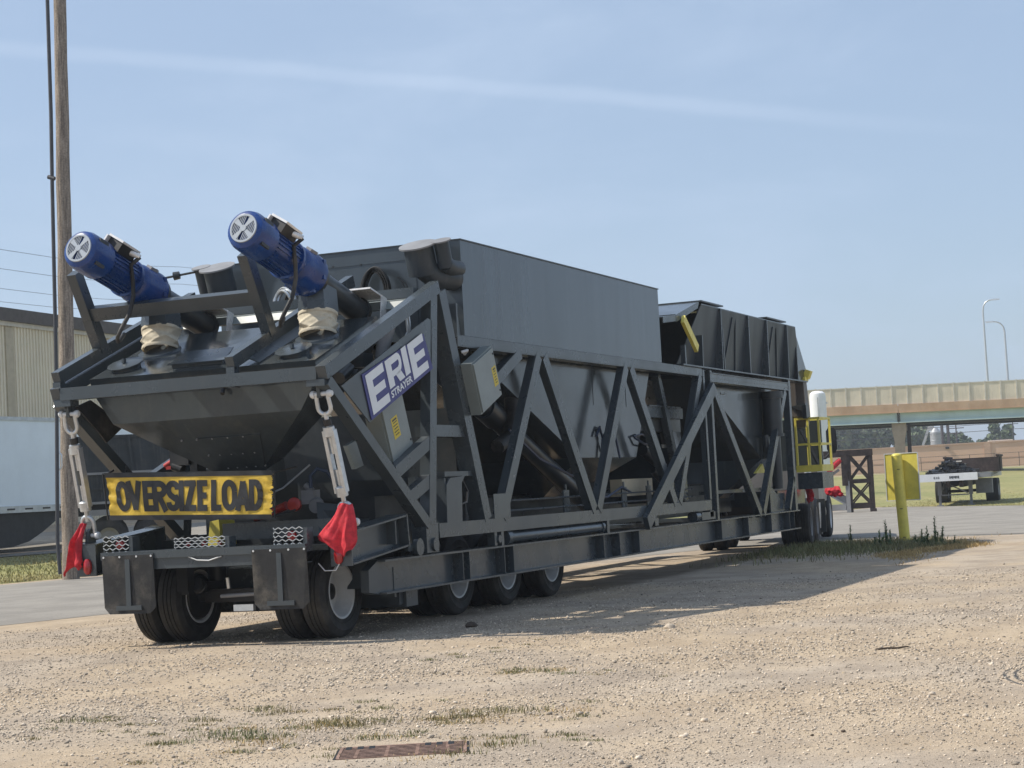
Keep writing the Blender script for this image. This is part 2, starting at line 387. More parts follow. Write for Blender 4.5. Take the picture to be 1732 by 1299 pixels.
# ------------------------------------------------------------------ terrain: along-road axis s, across-road axis n
US = np.array([.968, -.25]); UN = np.array([.25, .968])
def hgt(x, y):
    q = .25 * x + .968 * y - 20
    return min(1.4, max(0., .05 * q)) if q > 2 or q < -2 else .05 * (q + 2) ** 2 / 8
def strip(name, n_list, s_list, dz, material, kind='structure', label=None):
    mb = MB(); k = len(n_list)
    for s_ in s_list:
        for n_ in n_list:
            p = US * s_ + UN * n_; mb.v.append((p[0], p[1], hgt(*p) + dz))
    for i in range(len(s_list) - 1):
        for j in range(k - 1): mb.f.append((i * k + j, (i + 1) * k + j, (i + 1) * k + j + 1, i * k + j + 1))
    o = mb.build(name, material, smooth=60); o['kind'] = kind
    if label: o['label'] = label
    return o
def drape(name, poly, dz, material, step=3.0, kind='structure'):
    """polygon split into a fan of small cells is not needed on flat ground: one sheet, lifted a little"""
    mb = MB(); mb.v = [(x, y, hgt(x, y) + dz) for x, y in poly]; mb.f = [tuple(range(len(poly)))]
    o = mb.build(name, material, smooth=0); o['kind'] = kind; return o
NB = [-300, -150, -60, 0, 10, 18, 19, 20, 21, 22, 24, 28, 32, 36, 40, 44, 47, 48, 49, 60, 100, 200, 400, 600]
strip('ground', NB, [-200, -60, -20, 0, 20, 40, 60, 80, 120, 250, 600, 1000], 0, 'gravel')
strip('lawn', [20.6, 21, 22, 24, 28, 29.2], [-120, -40, -10, 0, 10, 20, 30, 44], .006, 'lawn')
strip('service_road', [29.2, 30, 34, 38, 40], [-120, -40, 0, 20, 44], .012, 'asphalt')
strip('kerb', [28.9, 29.2], [-120, -40, 0, 20, 44], .11, 'concrete stain')
drape('road', [(-60, 22.6), (-20, 12.3), (4.84, 5.95), (22.9, 1.0), (24.1, -1.5), (23.9, -4), (23.2, -8), (22.4, -30), (15, -200), (40, -200), (49.5, -20), (53.1, -1.74), (56.7, .8), (59.8, 3.35), (61.6, 5.0), (20.76, 15.55), (-60, 36.4)], .004, 'asphalt')
strip('far_lawn', [20.6, 21, 22, 26, 30, 36, 42, 47, 49, 60, 110], [44, 52, 60, 90, 130, 180, 215, 420], .010, 'lawn')
mb = MB(); EDGE = [(-200, 40), (-60, 47), (-20, 49.5), (-1.74, 53.1), (.8, 56.7), (3.35, 59.8), (5.3, 61.5)]
ys = sorted(set([e[0] for e in EDGE] + [-120, -35, -10, -5, -.5, 2, 4.3]))
for y in ys:
    xe = np.interp(y, [e[0] for e in EDGE], [e[1] for e in EDGE]); xn = (20.6 - .968 * y) / .25
    for q in np.linspace(0, 1, 8):
        x = xe + (xn - xe) * q; mb.v.append((x, y, hgt(x, y) + .010))
for i in range(len(ys) - 1):
    for j in range(7): mb.f.append((i * 8 + j, i * 8 + j + 1, (i + 1) * 8 + j + 1, (i + 1) * 8 + j))
o = mb.build('yard_lawn', 'lawn', smooth=60); o['kind'] = 'structure'
# tar-filled crack across the road by the truck
mb = MB(); pts = [(25.9, -.4), (25.2, -1.6), (24.6, -2.9), (24.45, -4.2), (23.9, -5.4), (24.3, -7), (23.8, -9), (24.5, -13)]
for i in range(len(pts) - 1):
    (a, b), (c, e) = pts[i], pts[i + 1]
    mb.quad((a - .05, b, .009), (c - .05, e, .009), (c + .07, e, .009), (a + .07, b, .009))
o = mb.build('road_crack', 'crack tar', smooth=0); o['kind'] = 'structure'

# ------------------------------------------------------------------ the concrete plant on its trailer
PL = thing('concrete_plant', (0, 0, 0), 'dark grey mobile concrete plant folded up on its own trailer, blue motors on top', 'machinery')
def P(name, mb, mt='grey paint', parent=None, label=None, smooth=35):
    o = mb.build(name, mt, parent or PL, smooth)
    if label: o['label'] = label
    return o
YS = (-1, 1)
# main beams with stiffeners
for s in YS:
    b = P('main_beam', MB().ibeam((.30, s * 1.60, .65), (19.2, s * 1.60, .65), .30, .38, .022))
    for x in (2.42, 2.62, 3.72, 4.02, 7.45, 8.15, 9.05, 13.55, 15.3, 16.95, 18.35, 18.75):
        q = MB().bx(x - .008, x + .008, s * 1.612, s * 1.738, .484, .816)
        for k in range(4): q.cyl((x - .02, s * 1.66, .53 + .08 * k), (x - .035, s * 1.66, .53 + .08 * k), .016, n=6)
        P('stiffener', q, parent=b)
    P('beam_nose', MB().slab([(.30, s * 1.66, .46), (.30, s * 1.66, .84), (.06, s * 1.66, .74), (.05, s * 1.66, .50)], (0, -s * .10, 0)), parent=b)
    P('side_sill', MB().bar((1.78, s * 1.67, 1.105), (13.0, s * 1.67, 1.105), .15, .17))
    P('sill_cap', MB().bx(12.9, 13.1, s * 1.60, s * 1.74, .90, 1.01))
    # top chords
    P('top_chord', MB().bx(2.58, 12.88, s * 1.75, s * 1.735, 3.345, 3.455).bx(2.58, 12.88, s * 1.745, s * 1.52, 3.455, 3.47).bx(2.58, 12.88, s * 1.745, s * 1.55, 3.33, 3.345))
    P('top_chord', MB().bx(13.36, 18.9, s * 1.745, s * 1.73, 3.27, 3.40).bx(13.36, 18.9, s * 1.765, s * 1.52, 3.40, 3.415).bx(13.36, 18.9, s * 1.765, s * 1.60, 3.255, 3.27).bx(13.36, 18.9, s * 1.752, s * 1.746, 3.32, 3.345))
    def mem(p0, p1, w=.19, d=.11, y=1.69, name='truss_member'):
        # angle section: an outer flange and a leg turned inwards along its rear edge
        a, e = V((p0[0], s * y, p0[1])), V((p1[0], s * y, p1[1])); ax = (e - a).normalized(); nn = V((0, s, 0)); sd = ax.cross(nn).normalized()
        if sd.x > 0: sd = -sd
        mb = MB(); t = .014
        def pl(c, e1, e2, h1, h2):
            mb.add([c0 + e1 * i * h1 + e2 * j * h2 for c0 in (a + c, e + c) for i, j in ((-1, -1), (1, -1), (1, 1), (-1, 1))], [(0, 1, 5, 4), (1, 2, 6, 5), (2, 3, 7, 6), (3, 0, 4, 7), (3, 2, 1, 0), (4, 5, 6, 7)])
        pl(nn * d / 2, sd, nn, w / 2, t / 2); pl(sd * (w / 2 - t / 2) - nn * t / 2, sd, nn, t / 2, d / 2 - t / 2)
        return P(name, mb)
    mem((4.62, 3.34), (2.85, 2.55), .15)
    mem((5.27, 3.34), (3.72, 1.20)); mem((5.47, 3.34), (7.13, 1.19)); mem((8.88, 3.34), (7.30, 1.19)); mem((9.10, 3.34), (10.98, 1.19))
    mem((12.78, 3.34), (11.2, 1.19), .17); mem((11.5, 3.34), (12.6, 1.19), .15, .11, 1.35)
    mem((12.97, 3.45), (12.97, 1.2), .10, .10); mem((13.38, 3.45), (13.33, .84), .12, .12)
    mem((13.42, 3.25), (16.22, .85), .17); mem((18.62, 3.25), (16.42, .85), .17); mem((18.92, 1.5), (18.4, .86), .10)
    P('corner_post', MB().bx(18.86, 19.02, s * 1.62, s * 1.752, .84, 3.48))
    P('folding_brace', MB().prof((13.30, s * 1.80, 3.14), (9.24, s * 1.80, .915), [(-.04, -.11), (.04, -.11), (.04, .11), (-.04, .11)], (-.5, 0, .9)))
    P('gusset', MB().bx(3.42, 3.95, s * 1.755, s * 1.743, 1.19, 1.50), parent=None)
    P('slanted_post', MB().prof((2.20, s * 1.64, 3.98), (3.24, s * 1.64, 1.19), [(-.11, -.10), (.11, -.10), (.11, .10), (-.11, .10)], (1, 0, .3)))
    P('ram_rod_pin', MB().cyl((3.55, s * 1.6, .93), (3.55, s * 1.76, .93), .05).bx(3.42, 3.5, s * 1.64, s * 1.74, .85, 1.02).bx(3.64, 3.72, s * 1.64, s * 1.74, .84, 1.03))
    P('ram', MB().cyl((3.98, s * 1.66, .935), (7.5, s * 1.66, .935), .072, n=18).cyl((3.88, s * 1.66, .93), (4.02, s * 1.66, .935), .10, n=18).cyl((7.46, s * 1.66, .935), (7.54, s * 1.66, .935), .088, n=18))
    P('ram_clip', MB().bx(7.62, 7.72, s * 1.68, s * 1.74, .84, 1.02))
    P('ram_head', MB().cyl((12.1, s * 1.66, .93), (12.35, s * 1.66, .93), .09, n=16).bx(12.4, 13.2, s * 1.58, s * 1.74, .86, .99))
    P('hinge_block', MB().bx(1.42, 1.75, s * 1.55, s * 1.74, .86, 1.20).cyl((1.2, s * 1.70, .94), (1.2, s * 1.76, .94), .10).cyl((1.62, s * 1.74, .95), (1.62, s * 1.77, .95), .08).bx(1.0, 1.2, s * 1.65, s * 1.7, .9, .98))
    P('tie_lug', MB().slab([(9.9, s * 1.72, .98), (10.1, s * 1.72, .98), (10.08, s * 1.72, .86), (9.92, s * 1.72, .86)], (0, -s * .05, 0)))
for x in (.6, 1.25, 4.2, 5.8, 9, 12, 15, 18.5): P('cross_member', MB().bx(x - .09, x + .09, -1.5, 1.5, .52, .80))
P('rear_cross_member', MB().bx(1.05, 1.35, -1.62, 1.62, .27, .45))
P('drop_leg', MB().bx(.75, .80, -1.62, -1.40, .40, .74).bx(.95, 1.1, -1.58, -1.45, .30, .6))
# guard posts and twin rods along the sill
for s in YS:
    for x in (4.35, 6.6, 9.1, 10.3, 11.8): P('rod_bracket', MB().bx(x - .11, x + .11, s * 1.52, s * 1.50, 1.19, 1.50).bx(x - .02, x + .02, s * 1.52, s * 1.50, 1.5, 1.58))
    for z in (1.27, 1.40): P('guard_rod', MB().tube([(4.2, s * 1.53, z), (12.6, s * 1.53, z)], .013, 6))
# bracket plate beside the slanted post
P('bracket_plate', MB().slab([(2.02, -1.74, 1.19), (2.46, -1.74, 1.19), (2.50, -1.74, 1.66), (2.60, -1.74, 1.74), (2.16, -1.74, 1.72), (2.05, -1.74, 1.64)], (0, .02, 0)).bx(2.1, 3.0, -1.70, -1.60, 1.74, 1.80).bx(2.04, 2.07, -1.72, -1.5, 1.19, 1.72))
P('hose', MB().tube([(2.62, -1.68, 1.72), (2.75, -1.70, 1.55), (2.66, -1.72, 1.42), (2.52, -1.71, 1.40)], .015, 6), 'black plastic')
# aggregate bin (open box) and its hopper
bw = MB(); bw.bx(2.85, 10.68, -1.735, -1.72, 3.475, 4.67); o = P('bin_side', bw, 'panel paint')
P('bin_side', MB().bx(2.85, 10.68, 1.72, 1.735, 3.475, 4.67), 'panel paint')
o = P('bin_rear_wall', MB().bx(2.835, 2.85, -1.735, 1.735, 3.475, 4.67), 'panel paint')
q = MB()
for y in (-1.3, -.35, .05, .45, .85, 1.3):
    for z in (4.50, 4.12): q.cyl((2.835, y, z + .02 * y), (2.822, y, z + .02 * y), .014, n=8)
P('bolt', q, 'dark steel', o)
P('seam_strip', MB().bx(2.826, 2.835, -1.60, .9, 4.49, 4.50).bx(2.828, 2.835, -1.12, -1.08, 3.5, 4.33), 'panel paint', o)
P('bin_front_wall', MB().bx(10.68, 10.695, -1.735, 1.735, 3.475, 4.67), 'panel paint')
P('bin_floor', MB().bx(2.86, 10.67, -1.7, 1.7, 3.50, 3.52), 'dark steel')
P('bin_rim', MB().bx(2.82, 10.71, -1.75, -1.715, 4.67, 4.685).bx(2.82, 10.71, 1.715, 1.75, 4.67, 4.685).bx(2.82, 2.87, -1.715, 1.715, 4.67, 4.685).bx(10.66, 10.71, -1.715, 1.715, 4.67, 4.685), 'dark steel')
P('bin_gusset', MB().slab([(2.62, -1.70, 3.47), (2.62, -1.70, 3.78), (2.74, -1.70, 3.70), (2.80, -1.70, 3.47)], (0, .15, 0)).bx(2.60, 2.64, -1.74, -1.5, 3.47, 3.86))
def hopper(name, a, b, yw, z0, xa, xb, ya, z1, xc, xd, yc, z2):
    mb = MB(); r0 = [(a, -yw, z0), (b, -yw, z0), (b, yw, z0), (a, yw, z0)]; r1 = [(xa, -ya, z1), (xb, -ya, z1), (xb, ya, z1), (xa, ya, z1)]; r2 = [(xc, -yc, z2), (xd, -yc, z2), (xd, yc, z2), (xc, yc, z2)]
    return P(name, mb.loft([r0, r1, r2]), 'hopper paint', smooth=20)
hopper('aggregate_hopper', 3.3, 10.9, 1.46, 3.44, 7.35, 9.95, 1.46, 1.96, 8.0, 9.1, .6, 1.40)
hopper('cement_hopper', 13.75, 18.75, 1.42, 3.38, 17.7, 18.7, 1.42, 1.9, 17.6, 18.3, .5, 1.15)
q = MB()
for x in (5.0, 6.3, 8.1, 9.6): q.bx(x - .006, x + .006, -1.466, -1.455, 2.75 if x > 5.5 else 3.1, 3.44)
P('weld_seam', q, 'hopper paint')
P('vibrator_bracket', MB().bx(14.6, 15.0, -1.44, -1.422, 3.02, 3.22).bx(15.0, 15.3, -1.45, -1.42, 3.1, 3.13))
# conveyors and machinery below, with fillers added to keep the interior dark
P('filler_conveyor', MB().bx(2.6, 18.8, -.42, .42, .88, 1.45).bx(2.6, 18.8, -.50, -.42, 1.1, 1.25).bx(2.6, 18.8, .42, .5, 1.1, 1.25), 'dark steel')  # added block, deepened to hide daylight showing through the truss
P('conveyor_belt', MB().bx(2.4, 19, -.38, .38, 1.46, 1.48), 'black rubber')
P('screw_conveyor', MB().cyl((3.6, -1.18, 3.02), (8.85, -1.10, 1.16), .135, n=20).cyl((4.6, -1.165, 2.67), (5.0, -1.16, 2.53), .17, n=20).cyl((3.5, -1.18, 3.06), (3.65, -1.18, 3.0), .18, n=20), 'dark steel')
P('pipe_band', MB().cyl((5.35, -1.155, 2.40), (5.45, -1.153, 2.365), .142, n=20), 'galvanised')
P('air_duct', MB().tube([(5.15, -1.35, 2.9), (5.15, -1.36, 2.5), (5.0, -1.34, 2.25), (4.7, -1.3, 2.12)], .10, 12), 'black rubber')
P('filler_machinery', MB().bx(1.3, 2.6, -1.15, 1.15, .95, 1.55).bx(2.0, 3.4, -1.2, 1.2, 1.5, 1.75).bx(2.9, 3.1, -1.5, 1.5, 1.2, 2.6), 'dark steel')  # added dark boxes and bulkhead that black out the view behind the bin
P('inner_rail', MB().bx(1.8, 3.6, -1.45, -1.35, 1.55, 1.75).bx(1.85, 2.9, -1.70, -1.45, 2.22, 2.36))
P('inner_post', MB().bx(3.05, 3.2, -1.45, -1.3, 1.2, 3.4).bx(3.05, 3.2, 1.3, 1.45, 1.2, 3.4))
P('inner_beam', MB().bx(10.95, 12.9, -1.35, -1.2, 2.62, 2.80).bx(11, 12.7, -1.38, -1.30, 2.80, 2.82))
P('inner_deck', MB().bx(10.9, 13.2, -1.2, 1.3, 2.40, 2.62), 'dark steel')
for x in (11.35, 12.15): P('air_cylinder', MB().cyl((x, -1.22, 2.60), (x + .12, -1.22, 2.20), .085, n=16), 'black plastic'); P('cylinder_cap', MB().cyl((x + .12, -1.22, 2.20), (x + .135, -1.22, 2.14), .088, n=16), 'galvanised')
P('air_cylinder', MB().cyl((10.9, -1.25, 2.08), (11.75, -1.25, 1.84), .085, n=16).cyl((11.2, -1.3, 1.75), (12.2, -1.3, 1.35), .055, n=12), 'black plastic'); P('cylinder_cap', MB().cyl((11.75, -1.25, 1.84), (11.86, -1.25, 1.81), .088, n=16), 'galvanised')
P('timber_block', MB().bx(9.5, 11.0, -1.35, -1.15, 1.35, 1.62), 'siding tan')
P('discharge_boot', MB().bx(12.0, 13.4, -1.2, 1.2, 1.2, 1.6).slab([(12.2, -1.25, 1.6), (13.2, -1.25, 1.6), (13.0, -1.25, 2.4), (12.6, -1.25, 2.4)], (0, 2.4, 0)), 'hopper paint')
P('dust_collector', MB().cyl((17.95, -1.62, 2.35), (17.95, -1.62, 3.10), .19, n=20).cyl((17.95, -1.62, 3.08), (17.95, -1.62, 3.22), .23, n=20).cyl((17.95, -1.62, 2.33), (17.95, -1.62, 2.38), .215, n=20).cyl((18.2, -1.58, 1.3), (18.2, -1.58, 2.35), .11, n=14).cyl((17.6, -1.55, 1.9), (17.6, -1.55, 2.36), .06, n=10), 'dark steel')
P('lower_frame', MB().bx(13.4, 18.8, -1.5, -1.4, 1.28, 1.34).bx(17.5, 18.6, -1.6, -1.5, .84, 1.2).slab([(17.4, -1.62, .84), (18.8, -1.62, .84), (17.6, -1.62, 1.32), (17.4, -1.62, 1.36)], (0, .03, 0)))
P('guard_plate', MB().slab([(16.9, -1.5, 1.62), (17.6, -1.5, 1.62), (17.45, -1.5, 1.80)], (0, .05, 0)), 'safety yellow')
for pts in ([(8.4, -1.50, 2.05), (8.3, -1.53, 2.3), (8.45, -1.56, 2.42), (8.75, -1.55, 2.25), (8.95, -1.53, 1.95)], [(8.05, -1.5, 2.28), (8.2, -1.5, 2.42), (8.3, -1.5, 2.25), (8.2, -1.5, 1.95)], [(9.75, -1.5, 2.28), (10.1, -1.52, 2.32), (10.5, -1.55, 2.24), (10.9, -1.52, 2.18)], [(9.8, -1.5, 2.26), (10.1, -1.56, 2.16), (10.8, -1.54, 2.12)], [(4.9, -1.40, 2.35), (5.8, -1.46, 1.95), (6.9, -1.50, 1.70), (7.4, -1.52, 1.72)], [(7.2, -1.55, 1.42), (8.2, -1.56, 1.36), (8.9, -1.55, 1.50), (9.5, -1.5, 1.40)]):
    P('air_hose', MB().tube(pts, .018, 6), 'blue hose')
# ribbed front bin with its flap
P('front_bin_side', MB().slab([(11.9, -1.60, 3.50), (20.05, -1.60, 3.50), (20.07, -1.69, 4.22), (19.80, -1.74, 4.60), (13.1, -1.74, 4.60)], (0, .02, 0)), 'ribbed paint')
P('front_bin_side', MB().slab([(11.9, 1.60, 3.50), (20.05, 1.60, 3.50), (20.07, 1.69, 4.22), (19.80, 1.74, 4.60), (13.1, 1.74, 4.60)], (0, -.02, 0)), 'ribbed paint')
P('front_bin_top', MB().bx(13.1, 19.8, -1.74, 1.74, 4.60, 4.615), 'panel paint')
P('front_bin_lid', MB().bx(13.0, 14.35, -1.78, 1.78, 4.64, 4.665).bx(17.4, 18.9, -1.78, 1.78, 4.64, 4.665), 'dark steel')
P('front_bin_flange', MB().bx(11.7, 20.4, -1.79, -1.45, 3.475, 3.50).bx(11.7, 20.4, 1.45, 1.79, 3.475, 3.50))
P('front_bin_wall', MB().bx(19.95, 20.0, -1.7, 1.7, 3.5, 4.2).bx(14.5, 14.55, -1.7, 1.7, 3.5, 4.59), 'dark steel')
for x, t in ((12.95, 4.05), (14.2, 4.6), (16.05, 4.6), (17.4, 4.6), (18.98, 4.6)): P('rib', MB().slab([(x - .02, -1.595, 3.50), (x - .02, -1.76, 3.50), (x - .02, -1.775, t), (x - .02, -1.60 - .127 * (t - 3.5), t)], (.04, 0, 0)))
for xa, xb in ((14.75, 15.15), (15.55, 15.35), (17.75, 18.05), (18.6, 18.3)): P('dent_rib', MB().slab([(xa - .1, -1.604, 3.52), (xa + .1, -1.604, 3.52), (xb + .1, -1.728, 4.5), (xb - .1, -1.728, 4.5)], (0, -.02, 0)), 'ribbed paint')
P('edge_strip', MB().bx(11.86, 11.92, -1.78, -1.70, 3.50, 3.82), 'grey paint')
fl = P('loading_flap', MB().slab([(13.02, -1.72, 4.63), (13.02, 1.72, 4.63), (11.62, 1.72, 4.30), (11.62, -1.72, 4.30)], (0, 0, .02)).slab([(11.62, -1.72, 4.30), (11.62, 1.72, 4.30), (10.9, 1.72, 4.22), (10.9, -1.72, 4.22)], (0, 0, .02)), 'hopper paint')
P('flap_edge', MB().slab([(13.02, -1.735, 4.65), (11.62, -1.735, 4.32), (11.62, -1.735, 4.20), (12.9, -1.735, 4.52)], (0, .015, 0)).slab([(11.61, -1.73, 4.33), (11.61, 1.73, 4.33), (11.61, 1.73, 4.2), (11.61, -1.73, 4.2)], (-.015, 0, 0)).slab([(11.60, -1.735, 4.32), (10.9, -1.735, 4.24), (10.9, -1.735, 4.14), (11.60, -1.735, 4.21)], (0, .015, 0)), 'grey paint', fl)
P('flap_prop', MB().prof((11.85, -1.78, 4.26), (12.55, -1.78, 3.79), [(-.03, -.075), (.03, -.075), (.03, .075), (-.03, .075)], (.5, 0, .8)), 'safety yellow', None, 'yellow prop strut of the loading flap')
P('inclined_plate', MB().slab([(10.8, -1.3, 4.3), (11.3, -1.3, 3.5), (11.3, 1.3, 3.5), (10.8, 1.3, 4.3)], (.03, 0, .01)), 'hopper paint')
# front housing, platform
P('front_hood', MB().slab([(19.9, -1.66, 4.5), (20.05, -1.66, 4.55), (20.95, -1.66, 3.66), (20.95, -1.66, 3.5), (20.0, -1.66, 3.52)], (0, .12, 0)), 'hopper paint')
P('front_housing', MB().slab([(20.5, -1.70, 2.78), (20.5, 1.70, 2.78), (20.5, 1.70, 3.56), (20.5, -1.66, 3.56)], (.3, 0, 0)).bx(20.44, 20.5, -1.5, -1.46, 2.78, 3.56).slab([(20.5, -1.70, 2.78), (20.5, -1.2, 2.78), (20.7, -1.2, 2.55), (20.7, -1.6, 2.55)], (.3, 0, 0)), 'sunlit brown')
P('housing_bracket', MB().slab([(20.4, -1.35, 2.98), (20.4, -1.7, 3.05), (20.4, -1.72, 2.85)], (.2, 0, 0)).bx(20.3, 20.6, -1.74, -1.66, 2.72, 3.0), 'dark steel')
P('warning_tab', MB().box((20.75, -1.71, 3.66), (.2, .12, .18), Matrix.Rotation(.4, 3, 'X')).bx(20.5, 20.8, -1.71, -1.65, 3.52, 3.6), 'safety yellow')
pf = MB()
for x, y in ((20.5, -1.44), (20.5, -1.70), (20.5, -1.93), (21.5, -1.44), (21.5, -1.93)): pf.bx(x - .025, x + .025, y - .02, y + .02, 1.62, 2.74)
for z in (2.72, 2.18):
    pf.bx(20.478, 20.522, -1.95, -1.42, z - .022, z + .022).bx(20.53, 21.5, -1.952, -1.912, z - .022, z + .022).bx(21.478, 21.522, -1.91, -1.42, z - .02, z + .02)
pf.bx(20.47, 20.49, -1.96, -1.41, 1.60, 1.74).bx(20.49, 21.5, -1.965, -1.95, 1.60, 1.74)
P('platform_railing', pf, 'safety yellow', None, 'yellow railing of the small side platform')
P('platform_box', MB().bx(20.5, 21.5, -1.95, -1.42, 1.24, 1.58), 'grey paint')
P('front_bulkhead', MB().bx(21.6, 21.65, -1.72, 1.6, 1.65, 2.75).bx(19.2, 21.5, -1.3, 1.3, .95, 1.25), 'hopper paint')
P('bulkhead_brace', MB().bar((20.9, -1.35, 2.7), (21.3, -1.72, 1.7), .06, .06), 'dark steel')

# rear section, tilted by about 20 degrees
K = .386; 
for s in YS:
    zo = 0
    P('tilted_rail', MB().prof((-.86, s * 1.69, 2.875), (2.12, s * 1.69, 2.875 + 2.98 * K), [(-.06, -.075), (.06, -.075), (.06, .075), (-.06, .075)], (-.36, 0, .93)))
    P('tilted_post', MB().prof((1.97, s * 1.68, 3.92), (1.60, s * 1.68, 1.19), [(-.065, -.09), (.065, -.09), (.065, .09), (-.065, .09)], (1, 0, 0)))
    P('lower_brace', MB().prof((-.80, s * 1.68, 2.80), (1.50, s * 1.68, 1.19), [(-.07, -.065), (.07, -.065), (.07, .065), (-.07, .065)], (.57, 0, .8)))
    P('rung', MB().prof((.72, s * 1.69, 1.80), (1.66, s * 1.69, 2.15), [(-.05, -.075), (.05, -.075), (.05, .075), (-.05, .075)]))
    P('rung', MB().prof((1.08, s * 1.69, 1.52), (1.62, s * 1.69, 1.70), [(-.05, -.075), (.05, -.075), (.05, .075), (-.05, .075)]))
    P('lug', MB().slab([(-.80, s * 1.60 - .02, 2.80), (-.70, s * 1.60 - .02, 2.80), (-.72, s * 1.60 - .02, 2.62), (-.78, s * 1.60 - .02, 2.62)], (0, .04, 0)).bx(-.86, -.70, s * 1.72, s * 1.50, 2.74, 2.81))
for y in (1.69, -.57): 
    P('deck_rail', MB().prof((-.84, y, 3.065), (2.1, y, 3.065 + 2.94 * K), [(-.05, -.07), (.05, -.07), (.05, .07), (-.05, .07)], (-.36, 0, .93)).bx(-.84, -.74, y - .05, y + .05, 2.80, 3.02))
P('rear_crossbar', MB().bx(-.87, -.75, -1.63, 1.63, 2.81, 2.95))
P('upper_crossbar', MB().bx(1.70, 1.84, -1.60, 1.60, 3.88, 4.0))
P('step_plate', MB().slab([(1.45, -1.58, 3.74), (1.45, 1.5, 3.74), (1.50, 1.5, 3.83), (1.50, -1.58, 3.83)], (.02, 0, -.01)).slab([(1.50, -1.58, 3.84), (1.50, 1.5, 3.84), (1.68, 1.5, 3.87), (1.68, -1.58, 3.87)], (0, 0, -.015)), 'cabinet grey')
for y in (1.69, -.57): P('motor_stand', MB().prof((.06, y, 3.42), (-.42, y, 4.30), [(-.06, -.075), (.06, -.075), (.06, .075), (-.06, .075)], (1, 0, .5)))
P('motor_stand_bar', MB().prof((-.16, -.51, 3.84), (-.16, 1.63, 3.84), [(-.05, -.08), (.05, -.08), (.05, .08), (-.05, .08)], (-.48, 0, .88)))
# cement bin inside the cage
zd = lambda x: 3.06 + .37 * (x + .51)
bn = P('cement_bin', MB().loft([[(-.55, -1.45, zd(-.55)), (1.0, -1.45, zd(1.0)), (1.0, 1.45, zd(1.0)), (-.55, 1.45, zd(-.55))], [(-.49, -1.45, 2.89), (1.06, -1.45, 3.46), (1.06, 1.45, 3.46), (-.49, 1.45, 2.89)],
    [(-.47, -1.21, 2.52), (1.15, -1.21, 3.05), (1.15, 1.21, 3.05), (-.47, 1.21, 2.52)], [(.25, -.25, 1.88), (.8, -.25, 2.05), (.8, .25, 2.05), (.25, .25, 1.88)], [(.32, -.25, 1.6), (.87, -.25, 1.75), (.87, .25, 1.75), (.32, .25, 1.6)]]), 'hopper paint', smooth=15)
q = MB()
for i in range(5):
    for j, (yy, zz) in enumerate(((.62 - .2 * i, 2.30), (.40 - .15 * i, 2.12), (.25 - .12 * i, 1.97))):
        xx = -.47 + (2.52 - zz) * 1.125; q.cyl((xx, yy - .15, zz), (xx - .012, yy - .15, zz - .014), .011, n=6)
P('bolt', q, 'weathered grey', bn)
P('access_plate', MB().slab([(-.234, -.55, 2.31), (-.234, .25, 2.31), (.22, .12, 1.905), (.22, -.35, 1.905)], (-.010, 0, -.010)), 'hopper paint', bn)
P('drain_spout', MB().cyl((-.50, -.28, 2.86), (-.58, -.30, 2.76), .025, n=10), 'black plastic', bn)
P('rubber_flap', MB().slab([(-.72, 1.52, 2.74), (-.44, 1.52, 2.82), (.22, 1.52, 2.54), (-.16, 1.52, 2.33), (-.3, 1.52, 2.45)], (0, .02, 0)), 'black rubber')
UD = V((-.347, 0, .938)); UA = V((.938, 0, .347))   # deck normal, deck up-slope direction
def dk(x, y, h=0): return V((x, y, zd(x))) + UD * h
for (x, y) in ((-.26, -1.05), (-.24, 1.15)):
    h = P('hatch', MB().lathe([(0, .165), (.05, .165), (.05, .15)], dk(x, y), UD, 20), 'grey paint', bn)
    lid = MB().lathe([(.052, .001), (.052, .21), (.066, .215), (.070, .20), (.078, .001)], dk(x, y), UD + V((-.06, 0, 0)), 12); lid.box(dk(x - .02, y, .10), (.05, .03, .05))
    h.parent = PL; h.name = 'hatch'; P('hatch_lid', lid, 'grey paint', h, smooth=20)
a, b_, c_, d_ = (dk(*q) for q in ((-.42, .48), (-.42, -.26), (.06, -.10), (.06, .52)))
P('cover_plate', MB().slab([q + UD * .045 for q in (a, b_, c_, d_)], UD * .012).slab([q + UD * .002 for q in (a.lerp(c_, .06), b_.lerp(d_, .06), c_.lerp(a, .06), d_.lerp(b_, .06))], UD * .044), 'grey paint')
P('deck_angle', MB().slab([dk(-.50, -.74, .003), dk(.9, -.74, .003), dk(.9, -.62, .06), dk(-.50, -.62, .06)], UD * .012), 'grey paint')
